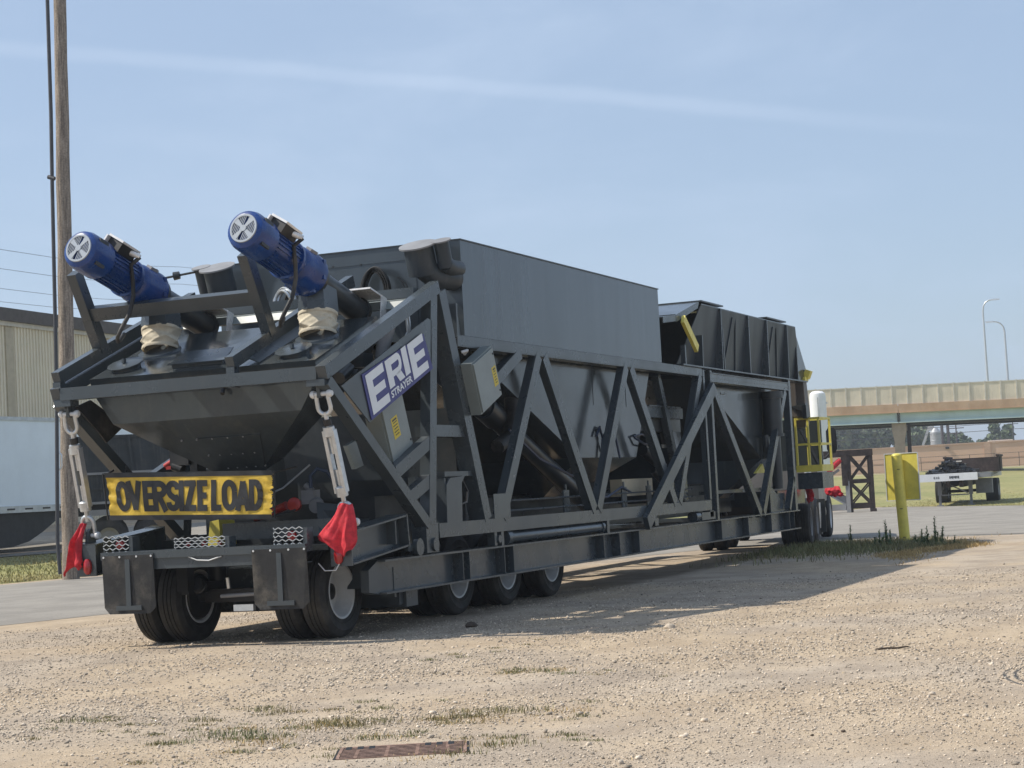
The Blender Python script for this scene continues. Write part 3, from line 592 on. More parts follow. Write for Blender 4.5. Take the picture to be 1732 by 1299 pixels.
# augers with their motors
AX = V((.9635, 0, -.268)); 
for i, y0 in enumerate((-1.03, 1.06)):
    F = V((-1.20, y0, 4.445)); up_ = V((.268, 0, .9635)); sd_ = V((0, -1, 0))
    at = lambda s_, a_=0, b__=0: F + AX * s_ + up_ * a_ + sd_ * b__
    tb = P('auger_tube', MB().cyl(at(1.46), at(2.72), .148, n=28).cyl(at(1.49), at(1.54), .21, n=28).cyl(at(2.62), at(2.66), .17, n=28), 'dark steel')
    P('auger_saddle', MB().slab([at(2.35, .15, -.28), at(2.35, .15, .30), at(2.75, .16, .30), at(2.75, .16, -.28)], up_ * .02).slab([at(2.76, -.25, .30), at(2.76, .17, .30), at(2.62, .17, .30), at(2.66, -.25, .30)], sd_ * .015), 'glint silver', tb)  # bright material paints the sun's reflection on grey saddle plates
    P('outlet_chute', MB().loft([[(.23 + .0, y0 - .15, 3.98), (.55, y0 - .15, 3.92), (.63, y0, 3.92), (.55, y0 + .15, 3.92), (.23, y0 + .15, 3.98), (.15, y0, 4.0)], [(.20, y0 - .17, 3.68), (.54, y0 - .17, 3.66), (.63, y0, 3.66), (.54, y0 + .17, 3.66), (.20, y0 + .17, 3.68), (.11, y0, 3.68)]]), 'grey paint', tb, smooth=20)
    prof = [(0, .205), (.012, .222), (.03, .205)]
    pr2 = []
    p0, p1 = V((.36, y0, 3.655)), V((.30, y0 - .02, zd(.30) + .035))
    for k in range(41): pr2.append((k / 40, .212 - .018 * (k / 40) + .004 * math.sin(k * .31) + (.010 if k in (3, 4, 36, 37) else 0)))
    mb = MB(); ln = (p1 - p0).length
    mb.lathe([(a_ * ln, r_) for a_, r_ in pr2], p0, p1 - p0, 64)
    for k, q in enumerate(mb.v):   # creases run slantwise round the sleeve
        an = math.atan2(q[1] - y0, q[0] - .34); h_ = (q[2] - p1.z) / (p0.z - p1.z); en = max(0, math.sin(math.pi * min(1, max(0, h_))))
        w_ = en * (.026 * (1 - abs(math.sin(1.5 * an + h_ * 4.2 + i))) ** 2 + .018 * (1 - abs(math.sin(2.5 * an - h_ * 6.1))) ** 2 - .010 * math.sin(2 * an + h_ * 7 + i))
        mb.v[k] = (q[0] + math.cos(an) * w_, q[1] + math.sin(an) * w_, q[2] + .010 * math.sin(2 * an + i) * en)
    P('canvas_sleeve', mb, 'canvas', tb, smooth=60)
    P('sleeve_clamp', MB().lathe([(.0, .226), (.02, .228), (.035, .224)], p0 + V((0, 0, -.012)), p1 - p0, 28).lathe([(0, .214), (.02, .218), (.035, .212)], p1 + V((0, 0, .03)), p1 - p0, 28), 'canvas', tb)
    P('deck_collar', MB().cyl(dk(.31, y0, -.02), dk(.31, y0, .025), .27, .25, 28), 'grey paint', tb)
    mo = P('gear_motor', MB().lathe([(a_ if a_ < .4 else .4 + (a_ - .4) * .86, r_ * (1.0 if a_ < .03 else 1.13)) for a_, r_ in [(.02, .001), (.02, .145), (.0, .15), (.0, .165), (.03, .186), (.09, .202), (.36, .204), (.385, .175), (.40, .172), (.98, .176), (.99, .205), (1.04, .205), (1.05, .165), (1.12, .165), (1.15, .19), (1.22, .205), (1.42, .212), (1.44, .222), (1.60, .222), (1.62, .185), (1.68, .185)]], F, AX, 36), 'blue enamel')
    q = MB()
    for k in range(26):
        t_ = 2 * math.pi * k / 26; e = up_ * math.cos(t_) + sd_ * math.sin(t_)
        if e.dot(up_) > .75: continue
        q.prof(at(.42) + e * .200, at(.89) + e * .200, [(-.005, -.012), (.005, -.012), (.005, .012), (-.005, .012)], e)
    P('cooling_fin', q, 'blue enamel', mo)
    q = MB()
    for k in range(8):
        t_ = 2 * math.pi * k / 8 + .3; e = up_ * math.cos(t_) + sd_ * math.sin(t_); q.box(at(1.36) + e * .243, (.05, .05, .05)); q.cyl(at(.89) + e * .21, at(.98) + e * .21, .018, n=8)
    P('flange_bolt', q, 'blue enamel', mo)
    P('vent_slot', MB().box(at(.17, .11, .185), (.16, .05, .05), AX.to_track_quat('X', 'Z').to_matrix()).box(at(.17, -.14, .162), (.16, .05, .05), AX.to_track_quat('X', 'Z').to_matrix()), 'black plastic', mo)
    P('rating_plate', MB().slab([at(1.14, .20, .10), at(1.14, .16, .165), at(1.28, .165, .17), at(1.28, .205, .105)], up_ * .03 + sd_ * .02), 'weathered grey', mo)
    g = P('fan_grille', MB().lathe([(-.004, .135), (-.012, .14), (-.012, .160), (.0, .164)], F, AX, 36).lathe([(-.002, .036), (-.014, .036), (-.014, .001)], F, AX, 20), 'fan grey', mo)
    q = MB()
    for k in range(4):
        t_ = math.pi / 4 + k * math.pi / 2; e = up_ * math.cos(t_) + sd_ * math.sin(t_); e2 = AX.cross(e)
        q.slab([at(-.010) + e * .03 - e2 * .014, at(-.010) + e * .03 + e2 * .014, at(-.010) + e * .142 + e2 * .032, at(-.010) + e * .142 - e2 * .032], AX * .008)
    for k in range(-6, 7):
        if k == 0: continue
        h_ = math.sqrt(max(0, .138 ** 2 - (k * .02) ** 2)); e = (up_ + sd_ * .35).normalized(); e2 = AX.cross(e)
        q.bar(at(-.004) + e2 * k * .02 - e * h_, at(-.004) + e2 * k * .02 + e * h_, .007, .006, AX)
    P('grille_spoke', q, 'fan grey', mo)
    rm = AX.to_track_quat('X', 'Z').to_matrix(); jd = (up_ * .85 + sd_ * .52).normalized(); js = AX.cross(jd)
    rj = Matrix((AX, js, jd)).transposed()
    j = P('junction_box', MB().box(at(.60) + jd * .245, (.30, .20, .12), rj), 'black plastic', mo)
    P('junction_lid', MB().box(at(.60) + jd * .318, (.34, .23, .025), rj).box(at(.47) + jd * .25 + js * -.105, (.16, .02, .11), rj), 'glint silver', mo)
    P('cable_gland', MB().cyl(at(.66) + jd * .21 + sd_ * .10, at(.72) + jd * .16 + sd_ * .22, .035, .03, 12), 'glint silver', mo)
    c0 = at(.72) + jd * .16 + sd_ * .22
    P('motor_cable', MB().tube([c0, (-.53, y0 - .22, 4.30), (-.49, y0 - .21, 4.12), (-.48, y0 - .20, 3.95), (-.54, y0 - .18, 3.75), (-.66, y0 - .14, 3.57), (-.68, y0 - .10, 3.48), (-.60, y0 - .05, 3.44), (-.42, y0 + .05, 3.47), (-.22, y0 + .12, 3.56)], .024, 8), 'black rubber', mo, smooth=60)
# vent pipes standing before the bin's rear wall
for s in YS:
    v_ = P('vent_pipe', MB().cyl((2.40, s * 1.42, 4.24), (2.28, s * 1.42, 4.565), .185, n=28).tube([(2.38, s * 1.45, 4.30), (2.5, s * 1.52, 4.20), (2.7, s * 1.60, 4.19), (2.84, s * 1.62, 4.20)], .15, 24), 'ribbed paint')
    P('vent_cap', MB().cyl((2.277, s * 1.42, 4.567), (2.27, s * 1.42, 4.585), .235, n=28), 'weathered grey', v_)
    v_ = P('vent_pipe', MB().cyl((2.46, s * 1.70, 4.30), (2.35, s * 1.70, 4.60), .095, n=22).tube([(2.44, s * 1.70, 4.34), (2.58, s * 1.71, 4.30), (2.83, s * 1.70, 4.31)], .10, 18), 'ribbed paint')
    P('vent_cap', MB().cyl((2.348, s * 1.70, 4.602), (2.342, s * 1.70, 4.618), .125, n=22), 'weathered grey', v_)
P('vent_lever', MB().cyl((2.3, 1.70, 4.56), (2.15, 2.12, 4.50), .015, n=8).lathe([(-.05, .001), (-.04, .05), (.04, .055), (.05, .001)], (2.2, 1.98, 4.52), (-.15, .42, -.06), 12), 'dark steel')
def coil(x, y, z, r, n, mt):
    mb = MB()
    for k in range(n):
        rr = r * (1 + .10 * math.sin(k * 1.7)); cy = y + .03 * math.sin(k * 2.3); pts = []
        for i in range(15):
            t_ = math.pi * (-.12 + 1.24 * i / 14); pts.append((x - .02 * k + .03 * math.sin(t_ * 2), cy + rr * math.cos(t_) * .85, z + rr * math.sin(t_) * 1.15))
        mb.tube(pts, .019, 6)
    P('cable_coil', mb, mt, None, None, 60)
coil(2.72, -.62, 4.16, .20, 6, 'black rubber'); coil(2.6, .62, 4.05, .17, 4, 'galvanised'); coil(2.70, .45, 3.98, .26, 4, 'black rubber')
P('cable_loop', MB().tube([(2.78, -1.02, 4.02), (2.78, -.92, 4.26), (2.78, -.88, 4.28), (2.78, -1.0, 4.18), (2.78, -1.02, 4.0)], .008, 6), 'black plastic')
# gusset panel and maker's sign
P('sign_panel', MB().slab([(-.52, -1.745, 2.74), (.10, -1.745, 2.36), (1.80, -1.745, 3.02), (1.86, -1.745, 3.60), (1.75, -1.745, 3.62)], (0, .012, 0)))
cs, sn = math.cos(R(20.9)), math.sin(R(20.9)); SO = V((.13, -1.758, 2.385))
def sg(u, v, d=0): return SO + V((u * cs - v * sn, -d, u * sn + v * cs))
sgn = P('name_sign', MB().slab([sg(0, 0), sg(1.79, 0), sg(1.73, .45), sg(0, .53)], (0, .008, 0)), 'sign blue', None, 'dark blue name sign with white lettering ERIE STRAYER')
lt = MB()
def rect(u0, u1, v0, v1): lt.quad(sg(u0, v0, .004), sg(u1, v0, .004), sg(u1, v1, .004), sg(u0, v1, .004))
def E_(u, w, v0, v1):
    rect(u, u + .15, v0, v1); h = (v1 - v0)
    for a_, b2, ww in ((0, .22, w), (.39, .60, w * .93), (.78, 1.0, w)): rect(u + .15, u + ww, v0 + a_ * h, v0 + b2 * h)
E_(.06, .47, .035, .495); E_(1.23, .45, .045, .475)
rect(.585, .73, .155, .485); rect(.73, .90, .40, .485); rect(.73, .90, .255, .325)
for k in range(8):
    a0, a1 = -math.pi / 2 + math.pi * k / 8, -math.pi / 2 + math.pi * (k + 1) / 8
    ro, ri = .115, .0375; uc, vc = .90, .37
    lt.quad(*(sg(uc + r_ * math.cos(a_) * .9, vc + r_ * math.sin(a_), .004) for r_, a_ in ((ro, a0), (ro, a1), (ri, a1), (ri, a0))))
lt.quad(sg(.80, .255, .004), sg(.87, .155, .004), sg(1.02, .155, .004), sg(.94, .27, .004)); rect(1.045, 1.185, .155, .485)
P('lettering', lt, 'sign white', sgn, smooth=0)
text('lettering', 'STRAYER', lambda u, v: sg(.585 + u, .045 + v, .004), sgn, 'sign white', .60, .085, .03)
# electrical cabinets, square to the tilted frame
def cab(org, w, h, yf, yb, ulab, vl=.24, wl=.13):
    ca, sa = math.cos(R(21.5)), math.sin(R(21.5))
    g_ = lambda u, v, y: V((org[0] + u * ca + v * sa, y, org[1] + u * sa - v * ca))
    ob = P('electrical_cabinet', MB().slab([g_(0, 0, yf), g_(w, 0, yf), g_(w, h, yf), g_(0, h, yf)], (0, yb - yf, 0)), 'cabinet grey')
    P('cabinet_door', MB().slab([g_(.02, .02, yf - .002), g_(w - .02, .02, yf - .002), g_(w - .02, h - .02, yf - .002), g_(.02, h - .02, yf - .002)], (0, -.022, 0)), 'cabinet grey', ob)
    q = MB()
    for v in (.09, h - .09): q.cyl(g_(w - .05, v, yf - .024), g_(w - .05, v, yf - .034), .014, n=8)
    P('door_screw', q, 'black plastic', ob)
    u0 = ulab; P('warning_label', MB().slab([g_(u0, vl, yf - .0245), g_(u0 + wl, vl, yf - .0245), g_(u0 + wl, vl + .25, yf - .0245), g_(u0, vl + .25, yf - .0245)], (0, -.002, 0)), 'warning yellow', ob)
    q = MB()
    for k in range(6):
        x0_ = u0 + .025 + .012 * (k % 2); q.slab([g_(x0_, vl + .022 + .036 * k, yf - .028), g_(u0 + wl - .03, vl + .022 + .036 * k, yf - .028), g_(u0 + wl - .03, vl + (.042 if k == 0 else .032) + .036 * k, yf - .028), g_(x0_, vl + (.042 if k == 0 else .032) + .036 * k, yf - .028)], (0, -.001, 0))
    P('label_print', q, 'print black', ob)
    return ob
cab((2.60, 3.10), .70, .665, -1.90, -1.76, .52)
cab((.53, 2.69), .61, .85, -1.62, -1.42, .17, .37, .17)
P('junction_plate', MB().slab([(.10, -1.45, 2.12), (.32, -1.45, 2.18), (.48, -1.45, 1.90), (.28, -1.45, 1.86)], (0, .05, 0)), 'cabinet grey')
P('cabinet_strap', MB().tube([(2.78, -1.74, 3.24), (2.74, -1.80, 3.28), (2.70, -1.74, 3.26)], .02, 6), 'white line')
# pipe and clutter seen between rail and sign
P('vent_elbow', MB().tube([(.9, -1.50, 2.9), (1.0, -1.52, 3.3), (1.2, -1.52, 3.58), (1.5, -1.5, 3.66)], .085, 14), 'weathered grey')
P('vibrator', MB().cyl((-.1, -1.50, 2.86), (.15, -1.50, 2.98), .07, n=14).cyl((.15, -1.56, 2.90), (.15, -1.62, 2.90), .06, n=14).box((.5, -1.5, 3.08), (.25, .12, .16)), 'dark steel')
P('conduit', MB().tube([(1.45, -1.6, 3.75), (1.45, -1.62, 3.45), (1.3, -1.6, 3.3)], .014, 6).tube([(1.52, -1.6, 3.76), (1.52, -1.62, 3.45), (1.4, -1.6, 3.3)], .014, 6), 'galvanised')

# rear dolly: two arms, bumper, mudflaps
for s in YS:
    P('dolly_arm', MB().ibeam((-.47, s * 1.62, 1.005), (.90, s * 1.62, 1.14), .26, .36, .02))
    P('dolly_end_plate', MB().bx(-.50, -.475, s * 1.50, s * 1.755, .82, 1.17))
    P('dolly_end_plate', MB().box((.915, s * 1.62, 1.14), (.025, .27, .38), Matrix.Rotation(-.098, 3, 'Y')))
    P('dolly_gusset', MB().bx(.60, .62, s * 1.63, s * 1.745, 1.0, 1.26))
    P('dolly_lug', MB().slab([(-.44, s * 1.64, 1.18), (-.28, s * 1.64, 1.20), (-.31, s * 1.64, 1.34), (-.37, s * 1.64, 1.36), (-.42, s * 1.64, 1.32)], (0, .04, 0)))
    tl = P('tail_light', MB().lathe([(0, .001), (.0, .052), (.03, .05), (.045, .03), (.05, .001)], (-.505, s * 1.605, .93), (-1, 0, 0), 18), 'red lens')
    for q in tl.data.vertices: q.co.z = .93 + (q.co.z - .93) * 1.75
P('dolly_deck', MB().bx(-.45, .95, -1.45, 1.45, 1.0, 1.06).bx(.85, 1.0, -1.5, 1.5, 1.06, 1.16), 'dark steel')
P('dolly_box', MB().bx(.15, .35, -1.27, .22, 1.14, 1.33).bx(.35, .9, -1.27, .22, 1.2, 1.30))
P('dolly_side_plate', MB().slab([(.10, -1.32, 1.12), (.10, -1.05, 1.12), (.25, -.95, 1.52), (.4, -1.32, 1.45)], (.03, 0, 0)), 'dark steel')
P('bumper', MB().bx(-.74, -.73, -1.34, 1.25, .88, 1.0).bx(-.765, -.60, -1.34, 1.25, 1.0, 1.085).bx(-.73, -.62, -1.34, 1.25, .88, .892).bx(-.745, -.742, -.5, -.1, .955, .965))
P('bumper_wire', MB().tube([(-.75, .12, 1.0), (-.77, 0, .96), (-.77, -.15, .95), (-.75, -.3, .99)], .007, 6), 'white line')
P('wheel_wire', MB().tube([(-.52, -1.36, .86), (-.55, -1.45, .78), (-.55, -1.58, .78), (-.52, -1.62, .86)], .007, 6), 'white line')
for yc in (.885, -1.03):
    mf = MB(); NX = 9
    w2 = .335
    cor = [(-w2, .645), (w2, .645), (w2, .07), (w2 - .07, 0), (-w2 + .07, 0), (-w2, .07)]
    mf.slab([(-.775 + .02 * math.sin(v * 6), yc + u, .40 + v) for u, v in cor], (.012, 0, 0))
    f_ = P('mudflap', mf, 'black rubber', smooth=20)
    q = MB().bx(-.785, -.755, yc - w2, yc + w2, 1.0, 1.055).bx(-.795, -.778, yc - .03, yc + .03, .46, 1.0).bx(-.797, -.779, yc - .165, yc + .165, .44, .49)
    P('flap_bracket', q, 'grey paint', f_)
    q = MB()
    for u in (-.31, -.12, .10, .31): q.cyl((-.785, yc + u, 1.03), (-.792, yc + u, 1.03), .012, n=8)
    P('flap_bolt', q, 'white rim', f_)
for y0, y1, z0, z1 in ((.91, 1.25, 1.075, 1.25), (-.33, .32, 1.075, 1.20), (-1.29, -.93, 1.085, 1.255)):
    g = P('light_guard', MB().bx(-.70, -.56, y0 - .045, y0 + .005, z0, z1).bx(-.70, -.56, y1 - .01, y1, z0, z1).bx(-.70, -.56, y0, y1, z1 - .008, z1))
    q = MB(); rows = 4; cw = .085; hh = (z1 - z0) / rows
    for r_ in range(rows + 1):
        zz = z0 + hh * r_; k = 0; y = y0 + (cw / 2 if r_ % 2 else 0) - cw / 2
        while y < y1 - .01:
            ya, yb_, yc2 = max(y, y0), min(y + cw / 2, y1), min(y + cw, y1)
            if yb_ > ya: q.bar((-.704, ya, zz + hh * .28), (-.704, yb_, zz - hh * .28), .008, .012, (1, 0, 0))
            if yc2 > yb_: q.bar((-.704, yb_, zz - hh * .28), (-.704, yc2, zz + hh * .28), .008, .012, (1, 0, 0))
            y += cw
    P('guard_mesh', q, 'galvanised', g, smooth=0)
    if y1 - y0 < .6: P('lamp', MB().lathe([(0, .06), (-.02, .05), (-.025, .001)], (-.62, (y0 + y1) / 2, (z0 + z1) / 2), (1, 0, 0), 16), 'red lens', g)
    else:
        q = MB(); [q.lathe([(0, .03), (-.02, .025), (-.025, .001)], (-.62, y0 + .12 + .2 * k, 1.13), (1, 0, 0), 12) for k in range(3)]; P('lamp', q, 'red lens', g)
# running gear
def tyre_mb(y, s):
    pr = [(-.125, .30), (-.138, .345), (-.146, .35), (-.141, .36), (-.145, .42), (-.150, .432), (-.143, .44), (-.135, .475), (-.115, .503), (-.085, .512)]
    for g_ in (-.055, -.005, .045): pr += [(g_ - .012, .516), (g_ - .011, .503), (g_ + .001, .503), (g_ + .002, .516)]
    pr += [(.085, .512), (.115, .503), (.135, .475), (.143, .44), (.150, .432), (.145, .42), (.141, .36), (.146, .35), (.138, .345), (.125, .30)]
    return MB().lathe(pr, (0, y, 0), (0, 1, 0), 48)
def rim_mb(y, s, outer):
    o_ = s if outer else -s   # dish opens outwards on the outer wheel
    pr = [(.118, .312), (.132, .305), (.128, .285), (.10, .272), (.06, .262), (.03, .245), (-.02, .235), (-.055, .225), (-.075, .18), (-.08, .115), (-.06, .105), (-.06, .07)]
    return MB().lathe([(a_ * 1, r_) for a_, r_ in pr], (0, y, 0), (0, o_, 0), 40)
protos = {}
for ax in (.25, 3.42, 5.02, 6.64):
    for s in YS:
        for yy, outer in ((1.09, True), (.745, False)):
            k = (s, outer)
            if k not in protos:
                t_ = P('tyre', tyre_mb(s * yy, s), 'tyre rubber', smooth=30); t_.location = (ax, 0, .515)
                P('rim', rim_mb(s * yy, s, outer), 'white rim', t_, smooth=30); P('rim_back', MB().lathe([(-.118, .312), (-.13, .30), (-.10, .27), (-.04, .25)], (0, s * yy, 0), (0, s if outer else -s, 0), 40), 'white rim', t_); protos[k] = t_
                P('hub', MB().lathe([(-.05, .10), (.0, .09), (.02, .05), (.02, .001)], (0, s * yy, 0), (0, s if outer else -s, 0), 20), 'black plastic', t_)
            else: dup(protos[k], PL, (ax, 0, .515))
    for s in YS: P('brake_drum', MB().lathe([(0, .10), (0, .262), (.17, .262), (.19, .25), (.19, .06)], (ax, s * .80, .515), (0, -s, 0), 28), 'black plastic')
    P('axle', MB().cyl((ax, -1.1, .515), (ax, 1.1, .515), .065, n=16).bx(ax - .09, ax + .09, -.5, .5, .44, .59), 'black plastic')
    for s in YS:
        P('brake_chamber', MB().lathe([(0, .001), (0, .075), (.05, .085), (.06, .095), (.07, .085), (.13, .08), (.14, .001)], (ax - .28, s * .42, .62), (-.3, 0, .15), 16), 'black plastic')
        P('suspension_arm', MB().bx(ax - .5, ax + .3, s * .5 - .05, s * .5 + .05, .56, .68).cyl((ax + .2, s * .5, .68), (ax + .2, s * .5, .88), .11, n=16).bx(ax - .55, ax - .4, s * .5 - .07, s * .5 + .07, .6, .95), 'black plastic')
P('track_rod', MB().cyl((-.22, -.9, .56), (-.22, .05, .53), .022, n=10), 'weathered grey'); P('slack_adjuster', MB().box((-.28, -.28, .40), (.06, .25, .07)).cyl((-.3, -.1, .62), (-.32, -.1, .74), .02), 'galvanised')
# pump and hoses at the rear
P('pump', MB().lathe([(0, .001), (0, .075), (.07, .08), (.08, .06), (.08, .001)], (.55, -.52, 1.50), (-1, -.2, .1), 18), 'red paint', None, 'red pump body')
P('pump_valve', MB().box((.62, -.68, 1.58), (.16, .16, .16)).cyl((.6, -.76, 1.50), (.52, -.80, 1.47), .085, n=16).cyl((.62, -.70, 1.65), (.62, -.62, 1.72), .04, n=12), 'weathered grey')
P('red_pipe', MB().tube([(.55, -.40, 1.50), (.6, -.15, 1.42), (.7, .1, 1.38)], .05, 10), 'red paint'); P('air_hose', MB().tube([(.6, -.70, 1.68), (.6, -.70, 1.82), (.62, -.78, 1.90), (.66, -.88, 1.86), (.75, -.92, 1.75)], .022, 8), 'blue hose')
P('air_hose', MB().tube([(.3, .2, 1.56), (.3, -.15, 1.58), (.4, -.45, 1.70), (.6, -.7, 1.95)], .011, 8), 'fan grey')
P('red_valve', MB().cyl((1.0, 1.50, 2.05), (1.0, 1.40, 2.10), .035, n=12).box((1.0, 1.42, 2.03), (.06, .10, .04)), 'red paint'); P('valve_lever', MB().cyl((.98, 1.36, 2.20), (.98, 1.28, 2.24), .03, n=10), 'galvanised'); P('valve_body', MB().box((1.05, 1.27, 2.14), (.2, .26, .18)).cyl((1.0, 1.38, 2.05), (1.0, 1.25, 2.0), .06).cyl((1.0, 1.3, 2.24), (1.0, 1.42, 2.28), .05).bx(1.0, 1.2, 1.05, 1.15, 1.7, 2.3), 'black plastic')
P('yellow_chock', MB().slab([(.5, .46, 1.08), (.5, .64, 1.08), (.5, .60, 1.36), (.5, .48, 1.38)], (.35, 0, 0)), 'safety yellow')
P('side_panel', MB().bx(2.0, 3.2, .25, 1.3, 1.2, 1.75), 'dark steel')

# ------------------------------------------------------------------ things hung on the plant
def turnbuckle(p0, p1, label, sy):
    p0, p1 = V(p0), V(p1); L_ = (p1 - p0).length; a = (p1 - p0).normalized(); u = (V((0, 1, 0)) - a * a.y).normalized(); w = a.cross(u)
    T = thing('turnbuckle', p0, label, 'turnbuckle', 'turnbuckles tying the rear dolly to the cage')
    at = lambda s_, x=0, z=0: a * s_ + u * x + w * z
    def shackle(s0, d_, big):
        r = .060 * big; pts = [at(s0, -r)]
        for k in range(9):
            t_ = math.pi * k / 8; pts.append(at(s0 + d_ * (.13 * big + r * 1.1 * math.sin(t_)), -r * 1.0 * math.cos(t_) * 1.1))
        pts.append(at(s0, r))
        o = MB().tube(pts, .021 * big, 8).build('shackle', 'galvanised', T, 60)
        pin = MB().cyl(at(s0, -r * 1.9), at(s0, r * 1.9), .022 * big, n=12)
        for e in (-1, 1):
            pin.lathe([(0, .001), (0, .04), (.03, .044), (.05, .03), (.05, .001)], at(s0, e * r * 1.15), u * e, 14)
        pin.build('shackle_pin', 'white rim', o)
    shackle(.0, 1, 1.15); shackle(L_, -1, 1.15)
    b0, b1 = .36, L_ - .30
    b = MB()
    for e in (-1, 1): b.prof(at(b0 + .04, e * .050), at(b1 - .04, e * .050), [(-.020, -.040), (.020, -.040), (.020, .040), (-.020, .040)], w)
    b.lathe([(0, .028), (0, .064), (.10, .068), (.12, .03)], at(b0), a, 12).lathe([(0, .028), (0, .064), (.10, .068), (.12, .03)], at(b1), -a, 12)
    b.build('body', 'galvanised', T)
    MB().cyl(at(.20), at(b0 + .3), .026, n=12).cyl(at(b1 - .3), at(L_ - .17), .026, n=12).build('threaded_rod', 'galvanised', T)
    MB().cyl(at(b0 - .08), at(b0 - .01), .045, n=10).build('lock_nut', 'black plastic', T)
    return T
turnbuckle((-.75, -1.62, 2.66), (-.36, -1.66, 1.28), 'galvanised turnbuckle with shackles at the near rear corner, above the bright red cloth', -1)
turnbuckle((-.75, 1.60, 2.66), (-.36, 1.66, 1.28), 'galvanised turnbuckle with shackles at the far rear corner, beside the wooden pole', 1)
def cloth(name, pts, label, group, org):
    """a limp rag: a fan of folds from the knot down to an uneven hem"""
    A_ = np.array([[tuple(q) for q in r_] for r_ in pts], float); rows, n = 26, 20; mb = MB(); sd_ = len(label)
    for i in range(rows):
        for j in range(n):
            u, v = i / (rows - 1) * (A_.shape[0] - 1), j / (n - 1) * (A_.shape[1] - 1); a, b = min(int(u), A_.shape[0] - 2), min(int(v), A_.shape[1] - 2); fu, fv = u - a, v - b
            p = (A_[a, b] * (1 - fu) * (1 - fv) + A_[a + 1, b] * fu * (1 - fv) + A_[a, b + 1] * (1 - fu) * fv + A_[a + 1, b + 1] * fu * fv)
            w = i / (rows - 1); p = p + np.array([.020 * abs(math.sin(j * .42 + i * .10 + sd_)) * w + .016 * abs(math.sin(j * .3 - i * .27 + sd_)) + .006 * math.sin(j * 1.3 + i * .5), .010 * math.sin(i * .7 + j * .3) * w, .012 * math.sin(j * 1.1 + sd_) * w * w]); mb.v.append(tuple(p))
    for i in range(rows - 1):
        for j in range(n - 1): mb.f.append((i * n + j, i * n + j + 1, (i + 1) * n + j + 1, (i + 1) * n + j))
    o = mb.build(name, 'red cloth', None, 70, origin=org, recalc=False)
    md = o.modifiers.new('thickness', 'SOLIDIFY'); md.thickness = .006
    pass
    return tag(o, label, 'flag', group)
# near cloth: pyramid-like drape hung from the pin
cloth('red_flag', [
 [(-.50, -1.66, 1.48), (-.51, -1.64, 1.49), (-.51, -1.69, 1.49), (-.47, -1.73, 1.47), (-.42, -1.74, 1.48)],
 [(-.54, -1.53, 1.30), (-.57, -1.58, 1.30), (-.55, -1.67, 1.31), (-.56, -1.74, 1.32), (-.44, -1.79, 1.30)],
 [(-.56, -1.38, 1.15), (-.61, -1.52, 1.12), (-.55, -1.65, 1.16), (-.60, -1.74, 1.16), (-.46, -1.80, 1.14)],
 [(-.56, -1.39, 1.13), (-.60, -1.52, 1.06), (-.56, -1.66, 1.04), (-.61, -1.73, 1.03), (-.47, -1.79, 1.06)],
 [(-.55, -1.52, 1.05), (-.58, -1.60, .99), (-.56, -1.68, .92), (-.59, -1.74, .97), (-.48, -1.79, 1.04)]],
 'bright red cloth hanging from the turnbuckle at the near rear corner', 'red warning cloths', (-.5, -1.68, 1.48))
cloth('red_flag', [
 [(-.42, 1.67, 1.42), (-.45, 1.69, 1.42), (-.44, 1.71, 1.43), (-.46, 1.73, 1.42), (-.42, 1.75, 1.41)],
 [(-.50, 1.68, 1.24), (-.56, 1.72, 1.25), (-.48, 1.76, 1.24), (-.56, 1.81, 1.24), (-.47, 1.84, 1.22)],
 [(-.54, 1.67, 1.05), (-.60, 1.72, 1.06), (-.50, 1.78, 1.05), (-.60, 1.84, 1.05), (-.48, 1.89, 1.03)],
 [(-.55, 1.66, .97), (-.61, 1.72, .95), (-.51, 1.80, .98), (-.60, 1.87, .91), (-.48, 1.93, .90)],
 [(-.55, 1.68, .92), (-.58, 1.72, .90), (-.50, 1.80, .95), (-.58, 1.90, .84), (-.48, 1.96, .83)]],
 'crumpled red cloth hanging at the far rear corner in front of the pole', 'red warning cloths', (-.42, 1.70, 1.40))
# oversize banner
BN = thing('oversize_banner', (-.30, .39, 1.4), 'yellow OVERSIZE LOAD banner stretched across the back of the trailer', 'banner')
def bpt(u, v, dn=0):   # u 0..1 left to right as seen from behind, v 0..1 bottom to top
    tl_, tr_, br_, bl_ = V((-.30, 1.47, 1.955)), V((-.30, -.73, 1.865)), V((-.30, -.69, 1.385)), V((-.30, 1.43, 1.47))
    p = tl_.lerp(tr_, u).lerp(bl_.lerp(br_, u), 1 - v)
    e0 = max(0, 1 - u / .13); e1 = max(0, (u - .90) / .10)
    wv = (e0 ** 1.3 * (.013 * math.sin(v * 23 + u * 40)) + e1 * .009 * math.sin(v * 31 + u * 30)) * math.sin(math.pi * min(1, max(0, v))) ** .5 + .007 * math.sin(u * 9 + v * 3) + .004 * math.sin(u * 31 - v * 7)
    p.x += wv - dn; p.y -= e0 * .02 * math.sin(math.pi * v) - e1 * .012 * math.sin(v * 44); return p - V((-.30, .39, 1.4))
mb = MB(); NU, NV = 90, 18
for i in range(NU + 1):
    for j in range(NV + 1): mb.v.append(tuple(bpt(i / NU, j / NV)))
for i in range(NU):
    for j in range(NV): mb.f.append((i * (NV + 1) + j, (i + 1) * (NV + 1) + j, (i + 1) * (NV + 1) + j + 1, i * (NV + 1) + j + 1))
mb.build('cloth', 'vinyl yellow', BN, 60)
q = MB()
for v0, v1 in ((-.06, .055), (.945, 1.06)):
    for i in range(60): q.quad(bpt(i / 60, v0, .005), bpt((i + 1) / 60, v0, .005), bpt((i + 1) / 60, v1, .005), bpt(i / 60, v1, .005))
q.build('hem', 'print black', BN, 60)
